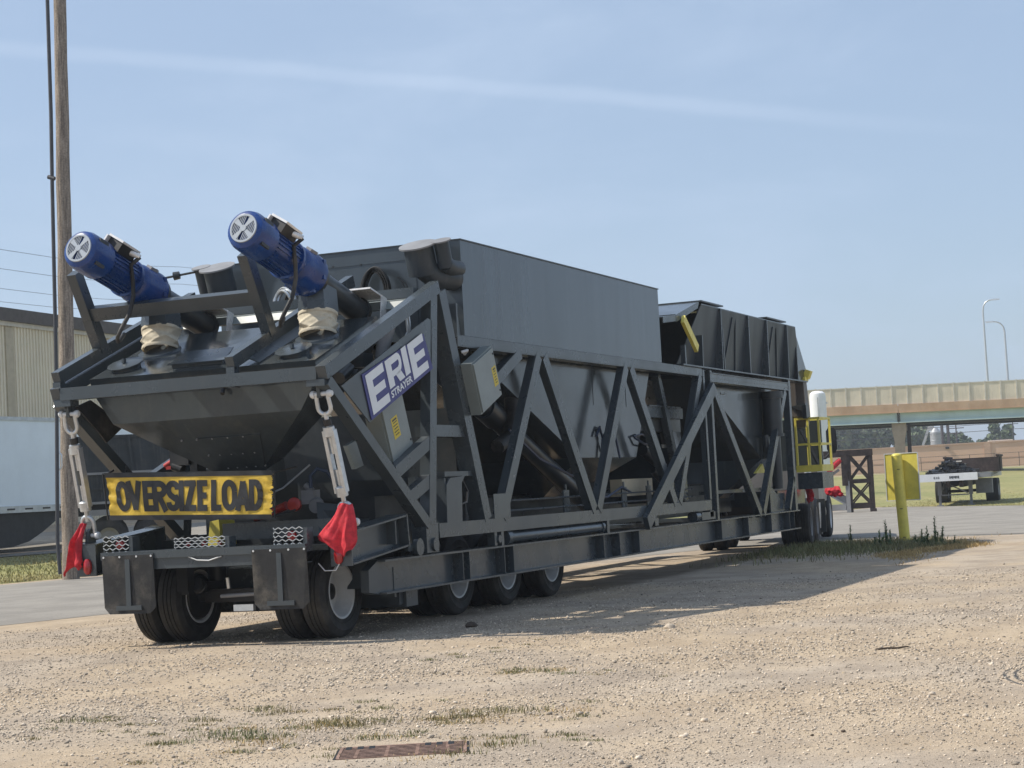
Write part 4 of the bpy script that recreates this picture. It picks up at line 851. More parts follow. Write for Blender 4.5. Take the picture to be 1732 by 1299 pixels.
def arc(cx, cy, rx, ry, a0, a1, n=12): return [(cx + rx * math.cos(a0 + (a1 - a0) * k / n), cy + ry * math.sin(a0 + (a1 - a0) * k / n)) for k in range(n + 1)]
def letter(ch, x0, x1):
    # painted block letter made of broad strokes; coordinates in metres on the cloth
    w, h, t_ = (x1 - x0) / 129.1, .345, .070; e = t_ / 2; pi = math.pi; l, r_, b, tp_ = e, w - e, e, h - e
    O_ = arc(w / 2, h * .62, w / 2 - e, h * .38 - e, 0, pi) + arc(w / 2, h * .38, w / 2 - e, h * .38 - e, pi, 2 * pi) + [(w - e, h * .62)]
    E2 = [[(l, 0), (l, h)], [(l, b), (w, b)], [(l, h / 2), (w * .92, h / 2)], [(l, tp_), (w, tp_)]]
    ST = {'O': [O_], 'E': E2, 'I': [[(w / 2, 0), (w / 2, h)]], 'L': [[(l, 0), (l, h)], [(l, b), (w, b)]], 'V': [[(e * .9, h), (w / 2, e * .6)], [(w - e * .9, h), (w / 2, e * .6)]],
      'A': [[(e * .9, 0), (w / 2, h - e * .6)], [(w - e * .9, 0), (w / 2, h - e * .6)], [(w * .25, h * .28), (w * .75, h * .28)]], 'Z': [[(0, tp_), (w, tp_)], [(r_, tp_), (l, b)], [(0, b), (w, b)]],
      'R': [[(l, 0), (l, h)], [(l, tp_), (w * .5, tp_)] + arc(w * .5, h * .72, w * .5 - e, h * .28 - e, pi / 2, -pi / 2) + [(l, h * .44 + e)], [(w * .45, h * .46), (w - e * .8, 0)]],
      'D': [[(l, 0), (l, h)], [(l, tp_), (w * .45, tp_)] + arc(w * .45, h / 2, w * .55 - e, h / 2 - e, pi / 2, -pi / 2, 14) + [(l, b)]],
      'S': [[(w - e, h * .70)] + arc(w / 2, h * .72, w / 2 - e, h * .28 - e, .1, pi, 10) + arc(w * .5, h * .72, w * .5 - e, h * .24, pi, 1.32 * pi, 4) + [(w * .62, h * .42)] + arc(w / 2, h * .28, w / 2 - e, h * .22, .25 * pi, 0, 4) + arc(w / 2, h * .28, w / 2 - e, h * .28 - e, 0, -pi - .1, 10)]}[ch]
    mb = MB()
    for n_, line in enumerate(ST):
        pts = [V((a, c, 0)) for a, c in line]; fine = []
        for p, q in zip(pts, pts[1:]):
            if (q - p).length < 1e-5: continue
            k = max(1, int((q - p).length / .03)); fine += [p.lerp(q, i_ / k) for i_ in range(k)]
        fine.append(pts[-1]); L_, R_ = [], []
        for i_, p in enumerate(fine):
            a = (p - fine[max(0, i_ - 1)]); c = (fine[min(len(fine) - 1, i_ + 1)] - p); dv = (a.normalized() + c.normalized()).normalized(); nn = V((-dv.y, dv.x, 0)); kk = 1 / max(.6, nn.dot(V((-c.y, c.x, 0)).normalized())) if c.length > 1e-6 else 1
            L_.append(p + nn * e * kk); R_.append(p - nn * e * kk)
        fw_ = lambda p: bpt((x0 - 178) / 284 + p.x / 2.2, .14 + p.y / .48, .0065 + n_ * .0012)
        for i_ in range(len(fine) - 1): mb.quad(fw_(R_[i_]), fw_(R_[i_ + 1]), fw_(L_[i_ + 1]), fw_(L_[i_]))
    mb.build('letter', 'print black', BN, 0, recalc=False, split=False)
for ch, x0, x1 in (('O', 193, 219), ('V', 214, 240.5), ('E', 242, 261), ('R', 259, 285), ('S', 282.5, 307), ('I', 305, 313), ('Z', 314, 334), ('E', 335.5, 353), ('L', 359, 376), ('O', 377, 403), ('A', 400, 426), ('D', 423, 447)): letter(ch, x0, x1)
q = MB()
for i, (u, v) in enumerate(((-.005, .0), (-.005, 1.0), (1.005, 0), (1.005, 1.0))):
    q.tube([bpt(min(1, max(0, u)), v), bpt(min(1, max(0, u)), v) + V((.35, .12 if u < 0 else -.10, .06))], .012, 6)
for k in range(9): q.tube([bpt(.995, .08 + .105 * k), bpt(1.0, .12 + .105 * k) + V((.0, -.02, 0))], .008, 5)
q.tube([bpt(1.0, -.05) + V((0, -.025, 0)), bpt(1.0, 1.05) + V((0, -.025, 0))], .010, 6).tube([bpt(0, -.05) + V((0, .02, 0)), bpt(0, 1.05) + V((0, .02, 0))], .010, 6)
q.build('cord', 'black rubber', BN)

# ------------------------------------------------------------------ truck in front
TK = thing('truck_tractor', (22.4, 0, 0), 'grey truck tractor mostly hidden in front of the concrete plant', 'truck')
def TP(name, mb, mt, par=None, sm=35): 
    mb.v = [tuple(V(q) - V((22.4, 0, 0))) for q in mb.v]; TK.rotation_euler = (0, 0, R(8))
    return mb.build(name, mt, par or TK, sm)
tp = {}
for ax in (21.75, 23.1):
    for s in YS:
        for yy, outer in ((1.09, True), (.745, False)):
            if (s, outer) not in tp:
                k = tyre_mb(s * yy, s).build('tyre', 'tyre rubber', TK, 30); k.location = (ax - 22.4, 0, .515); rim_mb(s * yy, s, outer).build('rim', 'weathered grey', k, 30); tp[(s, outer)] = k
            else: dup(tp[(s, outer)], TK, (ax - 22.4, 0, .515))
for s in YS:
    k = tyre_mb(s * 1.02, s).build('tyre', 'tyre rubber', TK, 30); k.location = (4.9, 0, .515); rim_mb(s * 1.02, s, True).build('rim', 'white rim', k, 30)
TP('chassis', MB().bx(20.9, 28.5, -.45, .45, .75, 1.0), 'black plastic')
TP('cab', MB().loft([[(24.6, -1.15, .9), (28.2, -1.1, .9), (28.2, 1.1, .9), (24.6, 1.15, .9)], [(24.6, -1.15, 1.7), (28.3, -1.05, 1.6), (28.3, 1.05, 1.6), (24.6, 1.15, 1.7)], [(24.6, -.95, 2.35), (26.6, -.9, 2.25), (26.6, .9, 2.25), (24.6, .95, 2.35)]]), 'cab grey')
TP('exhaust_stack', MB().cyl((24.4, -.95, 1.0), (24.4, -.95, 3.2), .08, n=14), 'galvanised')
TP('mirror', MB().loft([[(25.4 + dx, -1.46 + dy * .5, z) for dx, dy in ((-.05, -.24), (.05, -.2), (.05, .2), (-.05, .24))] if 2.1 < z < 2.6 else [(25.4 + dx, -1.46 + dy * .5, z) for dx, dy in ((-.04, -.14), (.04, -.12), (.04, .12), (-.04, .14))] for z in (2.02, 2.12, 2.55, 2.62)]).tube([(25.4, -1.44, 2.06), (25.4, -1.3, 1.92), (25.4, -.9, 1.85)], .03, 8), 'black plastic')
TP('mirror_glass', MB().bx(25.335, 25.348, -1.56, -1.36, 2.2, 2.5), 'skirt black')
TP('fender_flap', MB().bx(23.75, 23.78, -1.36, -.62, .22, .98), 'dark steel'); TP('fender_trim', MB().tube([(23.74, -1.24, .9), (23.72, -1.24, .62), (23.74, -1.22, .32)], .02, 8).tube([(23.73, -1.22, .5), (23.73, -1.0, .48)], .02, 8), 'galvanised')
TP('rear_tyre_flap', MB().bx(24.25, 24.55, -1.2, -.75, .16, .85), 'black rubber'); TP('fuel_tank', MB().cyl((24.6, -.95, .65), (26.3, -.85, .65), .30, n=24), 'dark steel')
cloth('red_flag', [[(21.2, -1.40, 1.55), (21.2, -1.44, 1.55), (21.2, -1.48, 1.55)], [(21.15, -1.40, 1.3), (21.1, -1.47, 1.3), (21.15, -1.54, 1.3)], [(21.15, -1.42, 1.05), (21.1, -1.5, 1.08), (21.15, -1.58, 1.1)], [(21.15, -1.44, .92), (21.1, -1.5, .95), (21.15, -1.58, 1.0)]], 'dark red cloth hanging by the front post under the yellow railing', 'red warning cloths', (21.2, -1.44, 1.55))
cloth('red_flag', [[(22.2, -1.60, 1.26), (22.2, -1.75, 1.26), (22.2, -1.90, 1.26)], [(22.15, -1.58, 1.17), (22.1, -1.77, 1.18), (22.15, -1.94, 1.17)], [(22.15, -1.60, 1.10), (22.1, -1.78, 1.08), (22.15, -1.98, 1.09)], [(22.15, -1.66, 1.06), (22.1, -1.82, 1.03), (22.15, -2.0, 1.04)]], 'red cloth hanging below the grey box of the side platform', 'red warning cloths', (22.2, -1.75, 1.26))

# ------------------------------------------------------------------ left background
PO = V((18.87, 15.86, .03))
def pole(): 
    mb = MB(); pts, rs = [], []
    for k in range(24):
        z = k * .75 - .3; pts.append((.006 * math.sin(k * 1.3), .006 * math.cos(k * 1.9) , z)); rs.append(.205 - .0042 * z + .003 * math.sin(k * 2.1))
    mb.tube(pts, rs, 22)
    o = mb.build('utility_pole', 'pole wood', None, 50); o.location = PO; o.rotation_euler = (R(.98), R(.74), 0)
    return tag(o, 'tall weathered wooden utility pole at the left', 'pole')
pole()
o = MB().tube([(18.07, 15.26, 15.0), (18.05, 15.29, 11), (18.03, 15.32, 9.48), (17.99, 15.37, 6), (17.97, 15.4, 4.3), (17.90, 15.49, 1.0), (17.92, 15.47, .2)], .045, 8).tube([(18.03, 15.25, 9.44), (18.02, 15.42, 9.5)], .05, 8).build('pole_cable', 'wire', None, 60, origin=(17.92, 15.47, .2)); 
k = MB().tube([(17.97, 15.4, 2.6), (17.97, 15.33, 2.7), (17.97, 15.33, 2.95), (17.97, 15.42, 3.05)], .02, 6)
k.v = [tuple(V(q) - V((17.92, 15.47, .2))) for q in k.v]; k.build('cable_hook', 'galvanised', o)
tag(o, 'dark cable running straight up beside the wooden pole', 'cable')
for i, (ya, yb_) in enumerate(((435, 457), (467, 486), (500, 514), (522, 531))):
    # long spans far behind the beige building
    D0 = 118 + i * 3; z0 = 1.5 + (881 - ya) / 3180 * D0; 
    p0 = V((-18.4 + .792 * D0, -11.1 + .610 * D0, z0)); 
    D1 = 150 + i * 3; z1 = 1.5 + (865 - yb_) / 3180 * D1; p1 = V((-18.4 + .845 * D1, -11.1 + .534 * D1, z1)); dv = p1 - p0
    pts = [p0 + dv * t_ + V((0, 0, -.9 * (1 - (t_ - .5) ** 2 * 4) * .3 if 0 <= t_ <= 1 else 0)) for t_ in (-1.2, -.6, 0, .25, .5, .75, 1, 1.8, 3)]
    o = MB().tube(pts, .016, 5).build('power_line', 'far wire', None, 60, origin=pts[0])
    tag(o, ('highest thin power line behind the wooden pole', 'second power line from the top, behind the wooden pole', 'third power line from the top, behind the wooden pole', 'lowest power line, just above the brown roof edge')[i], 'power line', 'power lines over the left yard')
# white box trailer, long side to the camera
BT = thing('box_trailer', (27, 23.8, .6), 'white box trailer with a black skirt behind the wooden pole', 'trailer')
def BP(name, mb, mt, par=None, off=V((27, 23.8, .6))):
    mb.v = [tuple(V(q) - off) for q in mb.v]; return mb.build(name, mt, par or BT)
BP('box', MB().bx(22.0, 36, 23.8, 26.4, 1.92, 4.50), 'white trailer'); BP('top_rail', MB().bx(21.98, 36.02, 23.77, 26.43, 4.45, 4.56), 'aluminium')
br = BP('bottom_rail', MB().bx(21.98, 36.02, 23.77, 26.43, 1.72, 1.92), 'aluminium')
q = MB(); [q.bx(22.6 + .85 * k, 22.95 + .85 * k, 23.755, 23.771, 1.80, 1.85) for k in range(15)]; BP('marker', q, 'print black', br)
BP('skirt', MB().slab([(22, 23.9, 1.72), (29.9, 23.9, 1.72), (29.5, 23.9, 1.5), (28.7, 23.9, 1.12), (28.0, 23.9, .85), (27.2, 23.9, .72), (22, 23.9, .68)], (0, .06, 0)), 'skirt black')
BP('skirt', MB().slab([(22, 26.3, 1.72), (29.9, 26.3, 1.72), (28.7, 26.3, 1.12), (27.2, 26.3, .72), (22, 26.3, .68)], (0, -.06, 0)), 'skirt black')
for x in (23.0, 24.3): BP('wheel', MB().cyl((x, 24.1, 1.02), (x, 24.7, 1.02), .5, n=28).cyl((x, 25.5, 1.02), (x, 26.1, 1.02), .5, n=28), 'tyre rubber')
BP('landing_leg', MB().bx(33, 33.15, 24.3, 24.45, .7, 1.8).bx(33, 33.15, 25.8, 25.95, .7, 1.8), 'aluminium'); BP('underbody', MB().bx(22, 36, 24.2, 26, 1.5, 1.74), 'skirt black')
# dark steel trailer between the pole and the plant: built along its own length then turned
DT = thing('dump_trailer', (22.2, 18.1, .2), 'dark grey steel hopper trailer standing between the wooden pole and the concrete plant', 'trailer'); DT.rotation_euler = (0, 0, math.atan2(-.826, .563))
DB = lambda name, mb, mt='trailer steel', par=None: mb.build(name, mt, par or DT)
DB('body', MB().bx(-.1, 6.2, 0, 2.2, 2.42, 3.30)); DB('lower_body', MB().bx(-.1, 6.2, .02, 2.2, 1.62, 2.36)); DB('top_rim', MB().bx(-.15, 6.25, -.05, 2.25, 3.30, 3.37)); DB('mid_rail', MB().bx(-.12, 6.22, -.06, .0, 2.36, 2.42), 'weathered grey'); DB('low_rail', MB().bx(-.12, 6.22, -.05, 0, 1.60, 1.66), 'weathered grey')
for x in (1.55, 3.2, 4.8): DB('rib', MB().slab([(x - .03, -.05, 2.42), (x + .05, -.05, 2.42), (x - .05, -.05, 3.30), (x - .13, -.05, 3.30)], (0, .06, 0)))
DB('rib', MB().bx(.6, .66, -.02, .03, 1.66, 2.36)); DB('step', MB().bx(-.1, 6, -.04, .02, 1.98, 2.02))
DB('frame', MB().bx(-.1, 6.2, .4, 1.8, 1.40, 1.60), 'black plastic')
for x in (.75, 1.75):
    w_ = DB('wheel', MB().lathe([(.0, .28), (.0, .45), (.04, .52), (.26, .52), (.3, .45), (.3, .28)], (x * 1.15, .05, .70), (0, 1, 0), 30), 'tyre rubber'); DB('rim', MB().lathe([(.02, .30), (.06, .26), (.12, .2), (.14, .001)], (x * 1.15, .05, .70), (0, 1, 0), 24), 'weathered grey', w_)
    DB('wheel', MB().lathe([(.0, .28), (.0, .45), (.04, .52), (.26, .52), (.3, .45), (.3, .28)], (x * 1.15, 1.8, .78), (0, 1, 0), 24), 'tyre rubber')
DB('airline_box', MB().bx(.35, .95, -.08, .3, 1.30, 1.45).bx(1.0, 1.2, -.1, .2, 1.25, 1.5), 'weathered grey')
# beige ribbed building
BA = V((41.0, 34.7, 0)); BDIR = V((.9962, .0872, 0)); BN_ = V((.0872, -.9962, 0))
BL = thing('metal_building', (41.0, 34.7, .6), 'beige ribbed metal building with a dark brown roof edge at the left', 'building'); BL.rotation_euler = (0, 0, math.atan2(.0872, .9962))
BB = lambda name, mb, mt, par=None: mb.build(name, mt, par or BL)
BB('wall', MB().bx(-22, 60, 0, 25, 0, 8.45), 'siding beige'); BB('roof_edge', MB().bx(-22.3, 60.3, -.3, 25.3, 8.62, 9.12), 'roof brown'); BB('eave', MB().bx(-22.2, 60.2, -.14, 25.2, 8.45, 8.62), 'barrier post'); 
rf = MB().slab([(-22, 0, 9.1), (60, 0, 9.1), (60, 12.5, 9.7), (-22, 12.5, 9.7)], (0, 0, .05)).slab([(-22, 25, 9.1), (60, 25, 9.1), (60, 12.5, 9.7), (-22, 12.5, 9.7)], (0, 0, .05)); BB('roof', rf, 'roof brown')
q = MB(); x = -21.9
while x < 59.9: q.bx(x, x + .07, -.045, 0, 0, 8.45); x += .22
o = BB('wall_rib', q, 'siding beige'); o['kind'] = 'stuff'
for x in (.30, 3.85, 7.5, 11.2, 14.9, 18.6, -3.4, -7.1): BB('translucent_panel', MB().bx(x, x + .55, -.06, .0, 0, 8.42), 'siding tan')

# ------------------------------------------------------------------ right background
# yellow guard post with a sign seen from behind
SP = thing('sign_post', (21.46, -3.40, 0), 'yellow steel post carrying a yellow sign plate seen from behind', 'sign post')
b = MB().cyl((.02, .0, -.3), (-.02, .06, 1.84), .112, n=26).lathe([(0, .112), (.025, .10), (.045, .06), (.05, .001)], (-.02, .06, 1.84), (0, 0, 1), 26); b.build('post', 'safety yellow', SP)
pl = MB().slab([(.13, .38, .90), (.13, -.34, .90), (.13, -.34, 1.88), (.13, .38, 1.88)], (.012, 0, 0)); o = pl.build('sign_plate', 'safety yellow', SP)
e = MB(); 
for y0, y1, z0, z1 in ((-.352, -.335, .888, 1.892), (.375, .392, .888, 1.892), (-.335, .375, .885, .903), (-.335, .375, 1.877, 1.895)): e.bx(.120, .148, y0, y1, z0, z1)
e.build('plate_edge', 'white rim', o); MB().bx(.10, .13, -.02, .08, .7, .9).build('bracket', 'safety yellow', SP)
SP.rotation_euler = (0, 0, R(-8))
q = MB(); [q.box((-.115, y, z), (.02, .06, .012)) for y, z in ((.0, .72), (-.03, .12), (.01, 1.55))]; q.build('scuff', 'print black', SP)
# rusty frame
RF = thing('steel_support_frame', (53.85, 4.4, .02), 'rusty brown steel support frame with cross bracing beside the road', 'steel frame'); RF.rotation_euler = (0, 0, R(15))
RB = lambda name, mb, mt='rust steel', par=None: mb.build(name, mt, par or RF)
for x in (0, 1.6):
    for y in (.42, -.42): RB('post', MB().bx(x - .05, x + .05, y - .06, y + .06, 0 if x == 0 else 0, 2.35))
    RB('beam', MB().bx(x - .06, x + .06, -.5, .5, 2.18, 2.42).bx(x - .04, x + .04, -.36, .36, 1.12, 1.28).bx(x - .05, x + .05, -.42, .42, .15, .34))
    for z0, z1 in ((.34, 1.12), (1.28, 2.18)):
        RB('brace', MB().bar((x, .36, z1), (x, -.36, z0), .05, .09)); RB('brace', MB().bar((x + .06, -.36, z1), (x + .06, .36, z0), .04, .06))
RB('top_beam', MB().bx(-.07, .07, .5, 2.4, 2.16, 2.42)); RB('foot', MB().bx(-.08, .08, -.52, -.28, 0, .12)); RB('leg_plate', MB().bx(-.08, .1, .5, .72, 1.05, 2.2), 'rust steel')
CV = thing('conveyor_section', (53.7, 5.6, .3), 'weathered grey conveyor sections leaning against the rusty frame', 'conveyor')
CB = lambda name, mb, mt: mb.build(name, mt, CV)
CB('trough', MB().prof((-.1, 1.2, 1.35), (.1, -.65, .15), [(-.04, -.15), (.04, -.15), (.04, .15), (-.04, .15)]), 'weathered grey'); CB('trough_edge', MB().prof((-.18, 1.2, 1.20), (.02, -.65, .0), [(-.05, -.03), (.05, -.03), (.05, .03), (-.05, .03)]), 'weathered grey')
CB('prop', MB().bar((0, .5, .85), (0, -.4, 1.4), .06, .10), 'weathered grey'); CB('leg', MB().bx(-.05, .05, -.78, -.62, -.28, .95), 'weathered grey'); CB('skid', MB().bx(-.05, .15, -.6, 1.6, -.18, .06), 'weathered grey')
o = MB().tube([(53.55, 6.4, 1.5), (53.6, 5.55, 1.72), (53.65, 5.1, 2.08)], [.12, .13, .10], 12).build('red_chute', 'red cloth', None, origin=(53.55, 6.4, 1.5)); tag(o, 'faded red covered chute sloping up to the rusty frame', 'chute')
# flatbed
FB = thing('flatbed_trailer', (57.5, 1.3, 0), 'white fronted flatbed trailer parked on the grass across the road', 'trailer'); FB.rotation_euler = (0, 0, R(6))
FP = lambda name, mb, mt, par=None: mb.build(name, mt, par or FB)
dk_ = FP('deck', MB().bx(0, 11.5, -1.25, 1.55, 1.10, 1.27), 'weathered grey'); fr = FP('front_sill', MB().bx(-.06, 0, -.75, 1.58, 1.02, 1.32), 'tank white')
text('lettering', 'E10', lambda u, v: V((-.066, .95 - u, 1.12 + v)), fr, 'print black', .22, .09, .02); q = MB(); [q.bx(-.068, -.062, .30 - .055 * k, .34 - .055 * k, 1.11 + .02 * (k % 2), 1.21) for k in range(7)]; FP('worn_marking', q, 'print black', fr)
FP('side_rail', MB().slab([(-.02, -.75, 1.30), (.8, -1.27, 1.32), (11.5, -1.27, 1.28), (11.5, -1.27, 1.10), (.8, -1.27, 1.12), (-.02, -.75, 1.06)], (0, .03, 0)), 'barrier post')
for y in (.82, -.40): FP('landing_leg', MB().bx(.9, 1.04, y - .08, y + .08, .45, 1.1).bx(.93, 1.01, y - .05, y + .05, .06, .5).bx(.84, 1.1, y - .13, y + .13, 0, .06), 'weathered grey'); 
FP('leg_brace', MB().bar((.95, .7, 1.0), (.95, -.3, .5), .04, .05).bar((.95, .74, .45), (.95, -.32, .45), .04, .05).bar((1.0, .8, .5), (1.5, .55, 1.1), .04, .06), 'weathered grey')
FP('beam', MB().bx(.3, 11, .35, .5, .75, 1.1).bx(.3, 11, -.15, 0, .75, 1.1), 'rust steel'); FP('tool_box', MB().bx(2.2, 3.0, -1.2, -.55, .45, 1.05), 'weathered grey')
for x in (8.3, 9.6):
    for y in (1.2, -.95): w_ = FP('wheel', MB().lathe([(0, .28), (0, .45), (.03, .5), (.52, .5), (.55, .45), (.55, .28)], (x, y - .27, .5), (0, 1, 0), 26), 'tyre rubber'); FP('rim', MB().lathe([(.0, .28), (.05, .25), (.1, .001)], (x, y - .27, .5), (0, 1, 0), 18), 'white rim', w_)
FP('axle', MB().cyl((8.3, -.9, .5), (8.3, 1.2, .5), .06).cyl((9.6, -.9, .5), (9.6, 1.2, .5), .06), 'black plastic')
SB = thing('steel_tray', (60.2, 1.25, 1.30), 'rust brown open steel tray lying on the flatbed', 'tray'); SB.rotation_euler = (0, 0, R(6))
MB().bx(0, .05, -1.1, .95, 0, .58).bx(0, 4.5, -1.15, -1.10, 0, .62).bx(0, 4.5, .95, 1.0, 0, .62).bx(4.45, 4.5, -1.1, .95, 0, .62).build('side', 'rust steel', SB); MB().bx(-.03, 4.53, -1.2, -1.06, .62, .70).bx(-.03, 4.53, .92, 1.05, .62, .70).build('rim', 'rust steel', SB); MB().bx(0, 4.5, -1.1, .95, 0, .03).build('floor', 'rust steel', SB); MB().bx(-.04, 0, -1.16, -1.0, 0, .6).bx(.9, .95, -1.2, -1.15, 0, .6).build('stake', 'rust steel', SB)
mb = MB()
for k in range(80):
    a_ = random.uniform(0, 6.28); r_ = random.uniform(0, 1) ** .7; y = 1.0 * math.cos(a_) * r_ ; x = .8 * math.sin(a_) * r_; z = .05 + .50 * (1 - r_) * random.uniform(.5, 1.2); 
    rot = Matrix.Rotation(random.uniform(0, 6.28), 3, 'Z') @ Matrix.Rotation(random.uniform(-.7, .7), 3, 'X')
    mb.box((x, y, z), (random.uniform(.2, .5), random.uniform(.06, .16), random.uniform(.03, .12)), rot)
for k in range(9): mb.tube([(random.uniform(-.7, .7), random.uniform(-.7, .7), random.uniform(0, .3)) for _ in range(3)], .03, 5)
o = mb.build('scrap_pile', 'tarp black', None, smooth=0); o.location = (58.7, 1.75, 1.28); tag(o, 'heap of black scrap and straps on the front of the flatbed', 'scrap')
# overpass
OX = V((.175, -.985, 0)); OB = V((129.0, 15.2, 0))
BR = thing('overpass', (129.0, 15.2, 1.3), 'road overpass with green girders and a tan fenced parapet in the background', 'bridge'); BR.rotation_euler = (0, math.atan(.016), math.atan2(-.985, .175))
OP = lambda name, mb, mt, par=None: mb.build(name, mt, par or BR)   # local x along the bridge to the right, y away
L0, L1, PX = -45, 45, -2.1
for a_, b2 in ((L0, PX - .02), (PX + .02, L1)):
    OP('parapet', MB().bx(a_, b2, 0, .35, 4.80, 5.42), 'concrete stain'); OP('parapet_cap', MB().bx(a_, b2, -.06, .38, 4.74, 4.80), 'concrete stain')
    OP('girder', MB().bx(a_, b2, .25, .29, 4.04, 4.70), 'girder green'); OP('girder_flange', MB().bx(a_, b2, .02, .50, 3.96, 4.04).bx(a_, b2, .12, .42, 4.68, 4.74), 'girder green'); OP('girder_rib', MB().bx(a_, b2, .20, .25, 4.22, 4.27), 'girder green')
OP('deck', MB().bx(L0, L1, .36, 9.0, 4.70, 5.0), 'pier concrete')
for y in (3.2, 6.2): OP('girder', MB().bx(L0, L1, y, y + .06, 3.95, 4.70).bx(L0, L1, y - .2, y + .26, 3.91, 3.95), 'dark steel')
OP('girder', MB().bx(L0, L1, 8.6, 8.66, 3.85, 4.70).bx(L0, L1, 8.45, 8.8, 3.80, 3.85), 'dark steel'); OP('far_parapet', MB().bx(L0, L1, 8.7, 9.0, 5.0, 5.6), 'concrete stain')
k = 0; x = L0
while x < L1:
    OP('fence_post', MB().bx(x - .05, x + .05, .05, .17, 5.42, 6.92), 'barrier post'); OP('fence_panel', MB().bx(x + .05, x + 1.13, .10, .13, 5.42, 6.80), 'barrier tan'); x += 1.18
OP('fence_rail', MB().bx(L0, L1, .07, .15, 6.80, 6.88), 'barrier post')
OP('pier', MB().loft([[(PX - .55, .3, 4.0), (PX + .55, .3, 4.0), (PX + .55, 1.5, 4.0), (PX - .55, 1.5, 4.0)], [(PX - .55, .3, 3.35), (PX + .55, .3, 3.35), (PX + .55, 1.5, 3.35), (PX - .55, 1.5, 3.35)], [(PX - .40, .4, 2.6), (PX + .40, .4, 2.6), (PX + .40, 1.4, 2.6), (PX - .40, 1.4, 2.6)], [(PX - .36, .4, -.4), (PX + .36, .4, -.4), (PX + .36, 1.4, -.4), (PX - .36, 1.4, -.4)]]), 'pier concrete')
OP('pier', MB().bx(PX + .55, PX + .85, 3.5, 4.6, -.4, 4.0), 'rust steel'); OP('joint_post', MB().bx(PX - .09, PX - .03, .05, .2, 3.9, 4.8).bx(PX + .05, PX + .11, .05, .2, 3.9, 4.8), 'rust steel'); OP('pier_cap', MB().bx(PX - .5, PX + .6, 1.5, 8.8, 3.4, 3.8), 'pier concrete')
def lamp(loc, h, arm, label):
    T = thing('street_light', loc, label, 'street light', 'street lights on the overpass')
    MB().tube([(0, 0, 0), (0, 0, h - .85), (.08 * arm[0], .08 * arm[1], h - .45), (arm[0] * .3, arm[1] * .3, h - .18), (arm[0] * .65, arm[1] * .65, h - .03), (arm[0], arm[1], h)], [.10, .07, .06, .055, .05, .045], 8).build('pole', 'galvanised', T, 60)
    a_ = V((arm[0], arm[1], 0)).normalized(); MB().prof(V((arm[0], arm[1], h)) - a_ * .05, V((arm[0], arm[1], h)) + a_ * .55, [(-.11, -.05), (.11, -.05), (.06, .06), (-.06, .06)]).build('lamp_head', 'galvanised', T); MB().cyl((0, 0, -.3), (0, 0, .15), .16, n=10).build('base', 'barrier post', T)
lamp((130.05, 10.4, 6.5), 7.9, (.14, -.75, 0), 'taller grey street light whose arm reaches right'); lamp((131.8, 9.1, 6.5), 6.3, (-.17, .85, 0), 'shorter grey street light whose arm reaches left')
# white tank
o = MB().lathe([(-.2, .43), (5.55, .43), (5.72, .40), (5.84, .26), (5.87, .001)], (0, 0, 0), (0, 0, 1), 30).build('storage_tank', 'tank white'); o.location = (78.95, 11.8, .1); tag(o, 'tall white cylindrical tank in front of the overpass', 'tank')
q = MB().tube([(-.45, -.1, .5), (-.47, -.1, 5.5)], .03, 6).box((.0, -.46, 5.2), (.08, .08, .08)); q.build('tank_pipe', 'galvanised', o)
# warehouse
WH = thing('warehouse', (217.9, 29.5, 1.2), 'long low brick coloured warehouse beyond the grass', 'building'); WH.rotation_euler = (0, 0, math.atan2(-19.93, 3.42)); WB = lambda n_, mb, mt, par=None: mb.build(n_, mt, par or WH)
WB('wall', MB().bx(-60, 62, 0, 40, -.3, 3.22), 'warehouse brick'); WB('parapet', MB().bx(-60.1, 62.1, -.1, .3, 3.22, 3.40), 'warehouse trim'); q = MB()
for x in (-16, 5.3, 27): WB('pilaster', MB().bx(x, x + .8, -.12, 0, -.3, 3.22), 'warehouse trim')
WB('wall_lamp', MB().box((.9, -.15, 2.9), (.45, .3, .25)).box((13.5, -.15, 2.3), (.3, .3, .25)), 'print black'); WB('roof_unit', MB().bx(6, 9, 5, 8, 3.4, 3.6), 'barrier post')
WB('seam', MB().bx(-60, 62, -.03, 0, 1.35, 1.42), 'warehouse trim')
FE = thing('wire_fence', (205, 30, 1.4), 'thin wire fence along the grass in front of the warehouse', 'fence'); FE.rotation_euler = WH.rotation_euler
q = MB()
for k in range(40): MB().cyl((-50 + 2.8 * k, 0, -.2), (-50 + 2.8 * k, 0, 1.65), .035, n=6).build('fence_post', 'rust steel', FE)
MB().bx(-50, 60, -.012, .012, 1.60, 1.64).bx(-50, 60, -.01, .01, .95, .98).bx(-50, 60, -.01, .01, .15, .17).build('rail', 'rust steel', FE)
